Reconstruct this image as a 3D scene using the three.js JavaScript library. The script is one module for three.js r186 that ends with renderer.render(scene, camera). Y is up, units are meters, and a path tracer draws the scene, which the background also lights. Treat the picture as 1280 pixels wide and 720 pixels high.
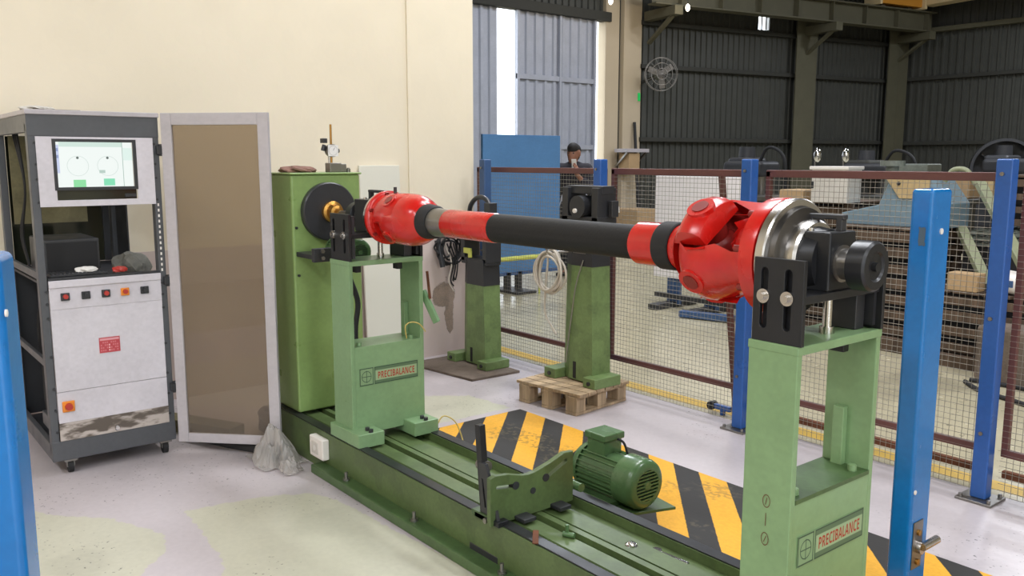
import * as THREE from 'three';
import { RoundedBoxGeometry } from 'three/addons/geometries/RoundedBoxGeometry.js';
import { mergeGeometries, toCreasedNormals } from 'three/addons/utils/BufferGeometryUtils.js';
import { RectAreaLightUniformsLib } from 'three/addons/lights/RectAreaLightUniformsLib.js';
import { Brush, Evaluator, SUBTRACTION, ADDITION } from 'three-bvh-csg';
import { MarchingCubes } from 'three/addons/objects/MarchingCubes.js';

// ---------------------------------------------------------------- camera, sky, exposure
// x runs along the balancing machine (headstock at -x), z across it (the fence at -z), y up, metres.
const scene = new THREE.Scene();
const YAW = 38.7 * Math.PI / 180, PITCH = Math.atan(160 / 1077);
const camera = new THREE.PerspectiveCamera(2 * Math.atan(360 / 1077) * 180 / Math.PI, 1280 / 720, 0.05, 80);
camera.position.set(0, 1.55, 0);
camera.lookAt(-Math.cos(YAW) * Math.cos(PITCH), 1.55 - Math.sin(PITCH), -Math.sin(YAW) * Math.cos(PITCH));
scene.add(camera);
scene.background = new THREE.Color(0.86, 0.93, 1.0);
scene.backgroundIntensity = 3.8;
const renderer = new THREE.WebGLRenderer({ antialias: true });
renderer.toneMapping = THREE.LinearToneMapping;
renderer.toneMappingExposure = 1.44;
renderer.shadowMap.enabled = true;
RectAreaLightUniformsLib.init();
// lamps of the hall: [x, y, z, width, depth, luminance, colour]; each is built as a fitting by lampFitting() below
const WARM = 0xf6f9ff, COOL = 0xeff5ff;
const LAMPS = [
  [-3.0, 5.2, 2.4, 1.5, 0.6, 25, WARM], [0.4, 5.2, 2.6, 1.5, 0.6, 34, WARM], [2.8, 5.0, -0.8, 1.5, 0.6, 34, WARM],
  [-3.4, 5.6, -3.6, 1.5, 0.6, 28, WARM], [0.8, 5.6, -4.6, 1.5, 0.6, 36, WARM],
  [-9.4, 6.6, -8.4, 1.5, 0.6, 72, COOL], [-4.6, 6.6, -5.9, 1.5, 0.6, 48, WARM], [-9.8, 6.6, -13.6, 1.5, 0.6, 26, COOL], [-4.4, 6.6, -15.4, 1.5, 0.6, 70, WARM], [-5.6, 6.6, -19.0, 1.5, 0.6, 95, COOL],  // the far-corner lamp is added, unseen, to brighten the dark side wall
];

// ---------------------------------------------------------------- helpers
const V = (x, y, z) => new THREE.Vector3(x, y, z);
let seed = 7;
const rnd = () => { seed = (seed * 1664525 + 1013904223) >>> 0; return seed / 4294967296; };
const rr = (a, b) => a + (b - a) * rnd();
const names = {};
const numbered = (n) => { const k = names[n] = (names[n] ?? -1) + 1; return k ? n + '_' + String(k).padStart(3, '0') : n; };
const origin = new Map();                       // top-level thing -> its base point
const rootOf = (o) => { while (o.parent && o.parent !== scene) o = o.parent; return o; };
function thing(name, label, category, [x, y, z] = [0, 0, 0], group) {
  const o = new THREE.Group(); o.name = numbered(name); o.position.set(x, y, z); scene.add(o);
  o.userData = { label, category }; if (group) o.userData.group = group;
  origin.set(o, V(x, y, z)); return o;
}
function copy(o, [x, y, z], label, turn = null) {
  const c = o.clone(); c.name = numbered(o.name.replace(/_\d{3}$/, '')); c.position.set(x, y, z); scene.add(c);
  if (turn !== null) c.rotation.y = turn;
  if (label) c.userData.label = label; return c;
}
function metric(g) {                            // texture coordinates in metres, by the way each face points
  const p = g.attributes.position, n = g.attributes.normal, uv = new Float32Array(p.count * 2);
  for (let i = 0; i < p.count; i += 3) {
    const ax = Math.abs(n.getX(i) + n.getX(i + 1) + n.getX(i + 2)), ay = Math.abs(n.getY(i) + n.getY(i + 1) + n.getY(i + 2)), az = Math.abs(n.getZ(i) + n.getZ(i + 1) + n.getZ(i + 2));
    for (let k = i; k < i + 3; k++) {
      const x = p.getX(k), y = p.getY(k), z = p.getZ(k);
      uv[2 * k] = ay >= ax && ay >= az ? x : ax >= az ? z : x; uv[2 * k + 1] = ay >= ax && ay >= az ? z : y;
    }
  }
  g.setAttribute('uv', new THREE.BufferAttribute(uv, 2)); return g;
}
const UP = V(0, 1, 0);
class MB {                                      // collects shapes in world places; build() merges them into ONE named mesh under its parent
  constructor(round = 1) { this.g = []; this.own = false; this.round = round; }
  add(g, m) {
    let q = g.index ? g.toNonIndexed() : g.clone(); if (m) q.applyMatrix4(m);
    for (const k of Object.keys(q.attributes)) if (!['position', 'normal', 'uv'].includes(k)) q.deleteAttribute(k);
    if (!q.attributes.normal) q.computeVertexNormals();
    if (!q.attributes.uv) q.setAttribute('uv', new THREE.BufferAttribute(new Float32Array(q.attributes.position.count * 2), 2));
    this.g.push(q); return this;
  }
  box(x0, x1, y0, y1, z0, z1, r = 0, turn = null) {
    const w = Math.abs(x1 - x0), h = Math.abs(y1 - y0), d = Math.abs(z1 - z0);
    const g = r > 0 ? new RoundedBoxGeometry(w, h, d, this.round, Math.min(r, w / 2.02, h / 2.02, d / 2.02)) : new THREE.BoxGeometry(w, h, d);
    const m = new THREE.Matrix4().makeTranslation((x0 + x1) / 2, (y0 + y1) / 2, (z0 + z1) / 2);
    if (turn) m.multiply(new THREE.Matrix4().makeRotationFromEuler(turn));
    return this.add(g, m);
  }
  bar(a, b, w, h, r = 0, up = UP) {             // a square bar from a to b
    const d = b.clone().sub(a), L = d.length(); d.normalize();
    let s = d.clone().cross(up); if (s.lengthSq() < 1e-6) s = V(1, 0, 0); s.normalize();
    const u = s.clone().cross(d), m = new THREE.Matrix4().makeBasis(s, u, d.clone()); 
    m.setPosition(a.clone().add(b).multiplyScalar(0.5));
    if (m.determinant() < 0) m.multiply(new THREE.Matrix4().makeScale(-1, 1, 1));
    return this.add(r > 0 ? new RoundedBoxGeometry(w, h, L, 1, r) : new THREE.BoxGeometry(w, h, L), m);
  }
  cyl(a, b, r0, r1 = r0, seg = 20, open = false) {
    const d = b.clone().sub(a), L = d.length(), g = new THREE.CylinderGeometry(r1, r0, L, seg, 1, open);
    const m = new THREE.Matrix4().makeRotationFromQuaternion(new THREE.Quaternion().setFromUnitVectors(UP, d.normalize())).setPosition(a.clone().add(b).multiplyScalar(0.5));
    return this.add(g, m);
  }
  lathe(pts, c, dir = V(1, 0, 0), seg = 48) {   // pts: [along, radius]; turned about the line through c along dir
    let g = new THREE.LatheGeometry(pts.map(([a, r]) => new THREE.Vector2(Math.max(r, 1e-4), a)), seg);
    g = toCreasedNormals(g, 0.6);
    const m = new THREE.Matrix4().makeRotationFromQuaternion(new THREE.Quaternion().setFromUnitVectors(UP, dir)).setPosition(c);
    return this.add(g, m);
  }
  tube(pts, r, seg = 8, n = null, closed = false) {
    return this.add(new THREE.TubeGeometry(new THREE.CatmullRomCurve3(pts, closed), n ?? pts.length * 6, r, seg, closed));
  }
  ball(c, r, sx = 1, sy = 1, sz = 1, w = 16, h = 10) { return this.add(new THREE.SphereGeometry(r, w, h), new THREE.Matrix4().makeScale(sx, sy, sz).setPosition(c)); }
  torus(c, dir, R, r, a = 10, b = 40, arc = Math.PI * 2) {
    return this.add(new THREE.TorusGeometry(R, r, a, b, arc), new THREE.Matrix4().makeRotationFromQuaternion(new THREE.Quaternion().setFromUnitVectors(V(0, 0, 1), dir)).setPosition(c));
  }
  prism(outline, depth, M, bevel = 0, holes = []) {   // outline in the plane, thickness along its z, M places it
    const s = new THREE.Shape(outline.map(([x, y]) => new THREE.Vector2(x, y)));
    for (const h of holes) s.holes.push(new THREE.Path(h.map(([x, y]) => new THREE.Vector2(x, y))));
    const g = new THREE.ExtrudeGeometry(s, { depth: depth - 2 * bevel, bevelEnabled: bevel > 0, bevelThickness: bevel, bevelSize: bevel, bevelOffset: -bevel, bevelSegments: 1, curveSegments: 10 });
    if (bevel) g.translate(0, 0, bevel);
    return this.add(g, M);
  }
  raw(keep = true) { this.own = keep; return this; }   // keep the shapes' own texture coordinates
  build(name, mat, parent, label) {
    let g = mergeGeometries(this.g); if (!this.own) metric(g);
    const root = parent && parent !== scene ? rootOf(parent) : null, o = root && origin.get(root);
    if (o) g.translate(-o.x, -o.y, -o.z);
    const mesh = new THREE.Mesh(g, mat); mesh.castShadow = mesh.receiveShadow = true;
    mesh.name = parent && parent !== scene ? name : numbered(name); if (label) mesh.userData.label = label;
    (parent ?? scene).add(mesh); return mesh;
  }
}
const mb = (round) => new MB(round);
// planes for prism(): local x, y, thickness -> world
const onX = (x, y = 0, z = 0, s = -1) => new THREE.Matrix4().makeBasis(V(0, 0, s), V(0, 1, 0), V(-s, 0, 0)).setPosition(x, y, z);   // outline (s*z, y), thick along -s*x
const onZ = (z, x = 0, y = 0) => new THREE.Matrix4().makeTranslation(x, y, z);                                                          // outline (x, y), thick along +z
const onY = (y, x = 0, z = 0) => new THREE.Matrix4().makeBasis(V(1, 0, 0), V(0, 0, -1), V(0, 1, 0)).setPosition(x, y, z);             // outline (x, -z), thick along +y
const tag = (m, label, category, group) => { m.userData.label = label; m.userData.category = category; if (group) m.userData.group = group; return m; };
const struct = (name, b, m, parent) => { const o = b.build(name, m, parent); if (!parent || parent === scene) o.userData.kind = 'structure'; return o; };
const stuff = (m) => { m.userData.kind = 'stuff'; return m; };
const circle = (cx, cy, r, n = 24, flip = false) => Array.from({ length: n }, (_, i) => { const a = (flip ? -1 : 1) * i / n * Math.PI * 2; return [cx + r * Math.cos(a), cy + r * Math.sin(a)]; });
const slotPath = (x0, x1, y0, y1, n = 6) => {    // a vertical slot with round ends
  const r = (x1 - x0) / 2, c = (x0 + x1) / 2, p = [];
  for (let i = 0; i <= n; i++) { const a = Math.PI * i / n; p.push([c + r * Math.cos(a), y1 - r + r * Math.sin(a)]); }
  for (let i = 0; i <= n; i++) { const a = Math.PI + Math.PI * i / n; p.push([c + r * Math.cos(a), y0 + r + r * Math.sin(a)]); }
  return p;
};

// ---------------------------------------------------------------- textures
function field(n, cells, octaves, s0) {         // tileable value noise, 0..1
  const out = new Float32Array(n * n); let amp = 1, sum = 0;
  for (let o = 0; o < octaves; o++) {
    const c = cells << o, grid = new Float32Array(c * c); let s = s0 + o * 977;
    for (let i = 0; i < c * c; i++) { s = (s * 1664525 + 1013904223) >>> 0; grid[i] = s / 4294967296; }
    for (let y = 0; y < n; y++) for (let x = 0; x < n; x++) {
      const fx = x / n * c, fy = y / n * c, ix = Math.floor(fx), iy = Math.floor(fy); let u = fx - ix, v = fy - iy; u = u * u * (3 - 2 * u); v = v * v * (3 - 2 * v);
      const g = (a, b) => grid[(b % c) * c + (a % c)];
      out[y * n + x] += amp * ((g(ix, iy) * (1 - u) + g(ix + 1, iy) * u) * (1 - v) + (g(ix, iy + 1) * (1 - u) + g(ix + 1, iy + 1) * u) * v);
    }
    sum += amp; amp *= 0.5;
  }
  for (let i = 0; i < n * n; i++) out[i] /= sum; return out;
}
const SM = (a, b, x) => { const t = Math.min(1, Math.max(0, (x - a) / (b - a))); return t * t * (3 - 2 * t); };
function texture(n, m, f, srgb = true, perMetre = null) {   // f(x, y) -> [r, g, b] 0..255
  const d = new Uint8Array(n * m * 4);
  for (let y = 0; y < m; y++) for (let x = 0; x < n; x++) { const c = f(x, y), i = (y * n + x) * 4; d[i] = c[0]; d[i + 1] = c[1]; d[i + 2] = c[2]; d[i + 3] = c[3] ?? 255; }
  const t = new THREE.DataTexture(d, n, m); t.magFilter = THREE.LinearFilter; t.minFilter = THREE.LinearMipmapLinearFilter; t.generateMipmaps = true;
  t.wrapS = t.wrapT = THREE.RepeatWrapping; if (srgb) t.colorSpace = THREE.SRGBColorSpace; if (perMetre) t.repeat.set(perMetre, perMetre); t.needsUpdate = true; return t;
}
const grey = (v) => [v, v, v];
const nA = field(512, 4, 7, 11), nB = field(512, 8, 6, 501), nC = field(512, 64, 3, 77), nD = field(512, 3, 4, 3301);
const at = (f, x, y) => f[(Math.floor(y) & 511) * 512 + (Math.floor(x) & 511)];
const bumpFine = texture(512, 512, (x, y) => grey(90 + 120 * at(nC, x, y)), false, 2.2);
const bumpSoft = texture(512, 512, (x, y) => grey(255 * at(nA, x, y)), false, 1);
const roughVar = texture(512, 512, (x, y) => grey(150 + 105 * at(nB, x, y)), false, 1.3);
const paintMap = texture(512, 512, (x, y) => {  // machine paint: faint mottling, small chips
  const v = 232 + 26 * (at(nA, x, y) - 0.5) + 14 * (at(nC, x, y) - 0.5);
  return grey(Math.min(255, v));
}, true, 1.1);
const oilyMap = texture(512, 512, (x, y) => {   // old paint with oil stains and settled grit
  const a = SM(0.46, 0.62, at(nB, x, y)), b = SM(0.5, 0.66, at(nD, x + 200, y)), v = 236 - 18 * a - 14 * b + 30 * (at(nC, x, y) - 0.5);
  return [v, v, v * 0.96];
}, true, 1.4);
const woodMap = texture(512, 512, (x, y) => {
  const g = at(nB, x * 5, y >> 2), h = at(nA, x * 2, y >> 1), v = 0.62 + 0.5 * (g - 0.5) + 0.35 * (h - 0.5);
  const q = 245 * Math.min(1, v + 0.25); return [q, q * 0.985, q * 0.96];
}, true, 1.5);
const wallMap = texture(1024, 1024, (x, y) => {
  const a = at(nD, x >> 1, y >> 1) - 0.5, b = at(nB, x, y) - 0.5, s = SM(0.63, 0.75, at(nA, x >> 1, (y >> 1) + 77));
  return [248 + 8 * a + 6 * b - 9 * s, 247 + 9 * a + 6 * b - 11 * s, 246 + 12 * a + 6 * b - 14 * s].map((v) => Math.min(255, v));
}, true, 0.3);
const meshCloth = texture(256, 256, (x, y) => grey(170 + 14 * (((x >> 2) + (y >> 2)) % 2) + 60 * at(nA, x * 2, y * 2)), true, 4);

function canvasTex(w, h, draw) {
  const c = document.createElement('canvas'); c.width = w; c.height = h; const k = c.getContext('2d'); draw(k, w, h);
  const t = new THREE.CanvasTexture(c); t.colorSpace = THREE.SRGBColorSpace; t.anisotropy = 8; return t;
}
// ---------------------------------------------------------------- materials
const M = {};
function mat(name, color, roughness, metalness = 0, more = {}) {
  const Kind = ['transmission', 'clearcoat', 'sheen', 'ior'].some((k) => k in more) ? THREE.MeshPhysicalMaterial : THREE.MeshStandardMaterial;
  return M[name] = Object.assign(new Kind({ color, roughness, metalness, ...more }), { name });
}
const paint = (name, color, roughness = 0.42, more = {}) => mat(name, color, roughness, 0, { map: paintMap, bumpMap: bumpFine, bumpScale: 0.00015, roughnessMap: roughVar, ...more });
paint('greenLight', '#8aab7b'); paint('greenPale', '#8cae80'); paint('greenHead', '#93b06b', 0.4); paint('greenFar', '#79a071'); paint('greenMotor', '#5a7b50', 0.33);
paint('greenDark', '#4f6b42', 0.5, { map: oilyMap }); paint('greenBed', '#60744a', 0.5, { map: oilyMap }); paint('greenSpare', '#7d9663', 0.5, { map: oilyMap });
paint('red', '#d61d16', 0.32, { clearcoat: 0.35, clearcoatRoughness: 0.25 }); paint('redDark', '#8f2420', 0.45);
paint('blue', '#0c7ccc', 0.3, { clearcoat: 0.3, clearcoatRoughness: 0.1 }); paint('bluePost', '#2d63b4', 0.4); paint('blueDull', '#3f5f8e', 0.6); paint('bluePanel', '#5b8cc0', 0.5);
paint('rack', '#595b60', 0.5); paint('rackDark', '#3a3b3f', 0.6); paint('panelWhite', '#e4dfe7', 0.45); paint('doorFrame', '#c9c3c8', 0.5);
mat('stained', '#d6d0cc', 0.6, 0, { map: texture(512, 256, (x, y) => { const b = SM(0.36, 0.58, at(nB, x, y) * 0.55 + at(nA, x * 2, y * 2) * 0.45 + 0.16 * Math.exp(-((x - 250) ** 2 / 18000 + (y - 150) ** 2 / 9000)) - 0.05); return [222 - 110 * b, 216 - 112 * b, 212 - 116 * b]; }) });
paint('blackSteel', '#2e2f32', 0.45, { metalness: 0.35 }); paint('blackPaint', '#333438', 0.5); mat('rubber', '#1d1d1f', 0.75); mat('blackTube', '#131314', 0.72, 0, { map: paintMap, bumpMap: bumpFine, bumpScale: 0.0012 });
mat('steel', '#c9c6c2', 0.3, 1, { roughnessMap: roughVar }); mat('steelDark', '#5c5956', 0.42, 0.85, { roughnessMap: roughVar }); mat('steelDull', '#8d8a86', 0.45, 0.9, { roughnessMap: roughVar }); mat('chrome', '#e4e4e6', 0.14, 1); mat('brass', '#b98a45', 0.35, 0.9, { bumpMap: bumpFine, bumpScale: 0.001 });
mat('rust', '#7a4a33', 0.85, 0.1, { map: oilyMap, bumpMap: bumpFine, bumpScale: 0.001 }); paint('brownPaint', '#6d4340', 0.6); mat('wire', '#8f8a80', 0.5, 0.5);
mat('pallet', '#d8bf9f', 0.85, 0, { map: woodMap, bumpMap: bumpFine, bumpScale: 0.001 }); mat('palletDark', '#6e5c4e', 0.9, 0, { map: woodMap, bumpMap: bumpFine, bumpScale: 0.001 }); mat('matBoard', '#7d6f68', 0.95, 0, { map: oilyMap, bumpMap: bumpFine, bumpScale: 0.002 });
mat('carton', '#c3a47c', 0.9, 0, { map: paintMap }); mat('cartonWhite', '#ddd8d0', 0.8, 0, { map: paintMap }); mat('paper', '#d9d6d2', 0.9); mat('cloth', '#7c7b74', 0.95, 0, { map: meshCloth, bumpMap: bumpSoft, bumpScale: 0.01 });
mat('ragRed', '#b58a7c', 0.95, 0, { map: meshCloth }); mat('ragBrown', '#6b4f48', 0.95, 0, { map: meshCloth }); mat('boardWhite', '#dcdacd', 0.5); mat('boardBright', '#f3eef0', 0.45); mat('bagFilm', '#dcd8d4', 0.25, 0, { transmission: 0.6, thickness: 0, ior: 1.4 });
mat('acrylic', '#c8bdae', 0.12, 0, { transmission: 0.88, thickness: 0, ior: 1.49, roughnessMap: texture(256, 512, (x, y) => grey(40 + 190 * SM(0.5, 0.8, at(nB, x, y)) ), false) });
mat('smoke', '#33362c', 0.1, 0, { transmission: 0.25, thickness: 0, ior: 1.49 });
mat('plasticWhite', '#e6e0da', 0.4); mat('plasticRed', '#b0342c', 0.4); mat('plasticOrange', '#e58a2a', 0.4); mat('hose', '#c7beb2', 0.6); mat('hoseGrey', '#86827a', 0.6); mat('yellowPipe', '#c9cc62', 0.5); mat('yellowHose', '#cdb56a', 0.5);
mat('lampGlow', '#ffffff', 0.6, 0, { emissive: '#fff4e2', emissiveIntensity: 3 }); mat('hallSteel', '#3d3d38', 0.7, 0.1, { map: paintMap }); mat('hallColumn', '#615e4b', 0.7, 0, { map: paintMap });
mat('sheetDark', '#4f504b', 0.55, 0.2, { map: paintMap }); mat('sheetDoor', '#b9bdca', 0.5, 0.1, { map: paintMap }); mat('plaster', '#c4b59c', 0.85, 0, { map: wallMap }); mat('roofSheet', '#5d5d58', 0.8);
mat('wall', '#efe5cf', 0.82, 0, { map: wallMap, bumpMap: bumpSoft, bumpScale: 0.004 }); mat('craneOrange', '#c98a2e', 0.5); mat('craneCream', '#d8c49a', 0.5); mat('oliveDuct', '#7c7558', 0.7, 0, { map: oilyMap });
mat('greyBlue', '#7f97a5', 0.55, 0, { map: paintMap }); mat('creamPaint', '#cdb384', 0.55, 0, { map: paintMap }); mat('paleOlive', '#9a9f80', 0.6, 0, { map: paintMap }); mat('greyGreen', '#7e8480', 0.6, 0, { map: oilyMap }); mat('exitGreen', '#1fae55', 0.5, 0, { emissive: '#18c457', emissiveIntensity: 0.25 });
mat('skin', '#8c5f49', 0.6); mat('hair', '#191513', 0.7); mat('shirt', '#3d3a42', 0.9, 0, { map: meshCloth }); mat('trousers', '#33343a', 0.9, 0, { map: meshCloth }); mat('foil', '#d9d9d9', 0.2, 1, { bumpMap: bumpSoft, bumpScale: 0.01 });
// ---------------------------------------------------------------- the setting: floor, walls, roof
// near bay: a pinkish floor with cream-tinted patches in rough outlines
const FX0 = -5.8, FX1 = 2.2, FZ0 = -4.17, FZ1 = 1.83;
const inside = (p, x, y) => { let c = false; for (let i = 0, j = p.length - 1; i < p.length; j = i++) if ((p[i][1] > y) !== (p[j][1] > y) && x < (p[j][0] - p[i][0]) * (y - p[i][1]) / (p[j][1] - p[i][1]) + p[i][0]) c = !c; return c; };
const creamPatches = [
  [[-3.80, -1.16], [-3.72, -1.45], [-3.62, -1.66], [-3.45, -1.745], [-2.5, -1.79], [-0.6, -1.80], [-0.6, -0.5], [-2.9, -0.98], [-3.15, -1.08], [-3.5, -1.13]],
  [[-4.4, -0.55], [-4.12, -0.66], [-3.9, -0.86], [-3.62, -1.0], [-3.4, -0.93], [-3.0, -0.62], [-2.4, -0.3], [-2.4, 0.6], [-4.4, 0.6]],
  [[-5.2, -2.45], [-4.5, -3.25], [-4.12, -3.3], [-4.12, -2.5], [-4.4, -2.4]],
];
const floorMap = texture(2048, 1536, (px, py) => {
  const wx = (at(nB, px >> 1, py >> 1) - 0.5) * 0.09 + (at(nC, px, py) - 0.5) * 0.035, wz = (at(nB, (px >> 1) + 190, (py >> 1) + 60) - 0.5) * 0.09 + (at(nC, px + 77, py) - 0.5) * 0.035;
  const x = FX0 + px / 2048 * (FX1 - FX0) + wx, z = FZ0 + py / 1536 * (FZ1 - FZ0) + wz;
  const cream = creamPatches.some((c) => inside(c, x, z)) ? 1 : 0;
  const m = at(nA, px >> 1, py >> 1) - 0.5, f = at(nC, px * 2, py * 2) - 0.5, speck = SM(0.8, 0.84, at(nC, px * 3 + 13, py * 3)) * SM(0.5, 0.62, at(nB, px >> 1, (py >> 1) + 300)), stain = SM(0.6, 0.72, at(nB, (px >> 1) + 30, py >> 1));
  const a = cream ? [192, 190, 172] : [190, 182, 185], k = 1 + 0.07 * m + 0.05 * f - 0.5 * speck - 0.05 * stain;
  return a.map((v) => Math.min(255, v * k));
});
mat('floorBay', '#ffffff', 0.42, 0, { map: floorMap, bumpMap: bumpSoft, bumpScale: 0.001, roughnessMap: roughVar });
const hallMap = texture(1024, 1024, (x, y) => {
  const a = at(nD, x >> 1, y >> 1) - 0.5, b = at(nB, x, y) - 0.5, s = SM(0.58, 0.7, at(nA, (x >> 1) + 99, y >> 1)), d = SM(0.78, 0.82, at(nC, x, y));
  const k = 1 + 0.12 * a + 0.08 * b - 0.12 * s - 0.25 * d; return [180 * k, 172 * k, 146 * k].map((v) => Math.min(255, v));
}, true, 0.25);
mat('floorHall', '#ffffff', 0.3, 0, { map: hallMap, roughnessMap: roughVar });
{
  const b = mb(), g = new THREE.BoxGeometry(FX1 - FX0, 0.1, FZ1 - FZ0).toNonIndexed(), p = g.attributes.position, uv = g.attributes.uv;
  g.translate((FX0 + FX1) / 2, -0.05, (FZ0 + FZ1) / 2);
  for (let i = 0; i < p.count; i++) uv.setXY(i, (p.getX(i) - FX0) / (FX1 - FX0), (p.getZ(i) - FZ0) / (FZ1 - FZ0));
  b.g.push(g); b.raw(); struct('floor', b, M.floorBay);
  struct('floor', mb().box(-14.4, 6.2, -0.1, 0, -23.8, FZ0).box(-14.4, FX0, -0.1, 0, FZ0, 5.2).box(FX1, 6.2, -0.1, 0, FZ0, 5.2).box(FX0, FX1, -0.1, 0, FZ1, 5.2), M.floorHall);
}
struct('wall_left', mb().box(-5.8, -5.65, 0, 9, -4.13, 5.2), M.wall);
struct('wall_camera_side', mb().box(-14.4, 6.2, 0, 9, 5, 5.2), M.wall);
{ // the wall at the camera's right has a tall open doorway: daylight from it draws the bright line down the edge of the blue post
  struct('wall_camera_right', mb().box(6, 6.2, 0, 9, -23.8, -1.4).box(6, 6.2, 0, 9, 2.6, 5).box(6, 6.2, 4.2, 9, -1.4, 2.6), M.wall);
  struct('door_2', mb().box(5.97, 6.23, 0, 4.2, -1.4, -1.3).box(5.97, 6.23, 0, 4.2, 2.5, 2.6).box(5.97, 6.23, 4.1, 4.2, -1.3, 2.5), M.hallSteel);
  mat('concrete', '#9a958c', 0.9, 0, { map: hallMap });
  struct('ground', mb().box(6.2, 40, -0.2, -0.02, -40, 20).box(-50, -14.4, -0.2, -0.02, -40, 20), M.concrete);
}
struct('ceiling', mb().box(-14.6, 6.4, 9, 9.15, -24, 5.4), M.roofSheet);
// corrugated sheet walls: each sheet is a ribbed strip with its own lap
function ribbed(p, q, y0, y1, pitch, deep, m, name, sheet = 1.0, kind = true, parent = null, face = 1) {
  const d = q.clone().sub(p), L = d.length(); d.normalize(); const n = V(-d.z, 0, d.x).multiplyScalar(face), count = Math.max(1, Math.round(L / sheet)), w = L / count;
  for (let i = 0; i < count; i++) {
    const out = [], back = [], N = Math.max(1, Math.round(w / pitch)), pw = w / N, o = i % 2 ? 0.002 : 0;
    for (let k = 0; k < N; k++) { const x = i * w + k * pw; out.push([x, o], [x + pw * 0.55, o], [x + pw * 0.65, deep + o], [x + pw * 0.9, deep + o]); }
    out.push([(i + 1) * w, o]);
    const poly = out.concat(out.slice().reverse().map(([x, t]) => [x, t - 0.006]));
    const M4 = new THREE.Matrix4().makeBasis(d, n, V(0, -1, 0)).setPosition(p.x, y1, p.z);
    if (M4.determinant() < 0) { M4.makeBasis(d, n, V(0, 1, 0)).setPosition(p.x, y0, p.z); }
    const b = mb().prism(poly, y1 - y0, M4);
    if (parent) b.build('sheet', m, parent); else { const o2 = b.build(name, m); o2.userData.kind = 'structure'; }
  }
}
const wallRoot = (name) => { const g = new THREE.Group(); g.name = name; g.userData = { kind: 'structure' }; scene.add(g); origin.set(g, V(0, 0, 0)); return g; };
// hall end wall with the tall sliding door (x = -14)
{
  const w = wallRoot('wall_hall_end');
  mb().box(-14.25, -14.1, 0, 9, -10.2, 5).box(-14.25, -14.1, 4.62, 9, -13.85, -10.2).build('backing', M.roofSheet, w);
  ribbed(V(-14.05, 0, -13.9), V(-14.05, 0, -9.4), 4.75, 9, 0.2, 0.04, M.sheetDark, '', 1.15, true, w, -1);
  mb().box(-14.12, -13.9, 4.55, 4.75, -13.95, -5.9, 0.01).build('door_rail', M.hallSteel, w);
  mb().box(-14.2, -13.95, 0, 9, -14.24, -13.82, 0.01).build('jamb', M.plaster, w);
  mb().box(-14.2, -13.86, 0, 9, -14.87, -14.3, 0.01).build('pillar', M.plaster, w);
  mb().box(-14.2, -13.98, 0, 9, -14.31, -14.22).build('recess', M.hallSteel, w);
  // the sliding door, pulled nearly shut: daylight comes in between its leaves and at its edge
  const d = wallRoot('door_1');
  ribbed(V(-14.05, 0, -13.56), V(-14.05, 0, -11.34), 0.03, 4.6, 0.24, 0.04, M.sheetDoor, '', 0.74, true, d, -1);
  ribbed(V(-14.05, 0, -10.87), V(-14.05, 0, -9.5), 0.03, 4.6, 0.24, 0.04, M.sheetDoor, '', 0.7, true, d, -1);
  for (const y of [0.1, 1.78, 3.2]) mb().box(-14.03, -13.98, y, y + 0.1, -13.56, -11.34).build('door_rail', M.sheetDoor, d);
  for (const z of [-13.56, -12.55, -11.4]) mb().box(-14.03, -13.97, 0.03, 4.6, z, z + 0.06).build('door_stile', M.sheetDoor, d);
  mb().box(-14.1, -14.04, 0.03, 1.4, -11.36, -10.85).build('door_sill', M.sheetDoor, d);
}
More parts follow.
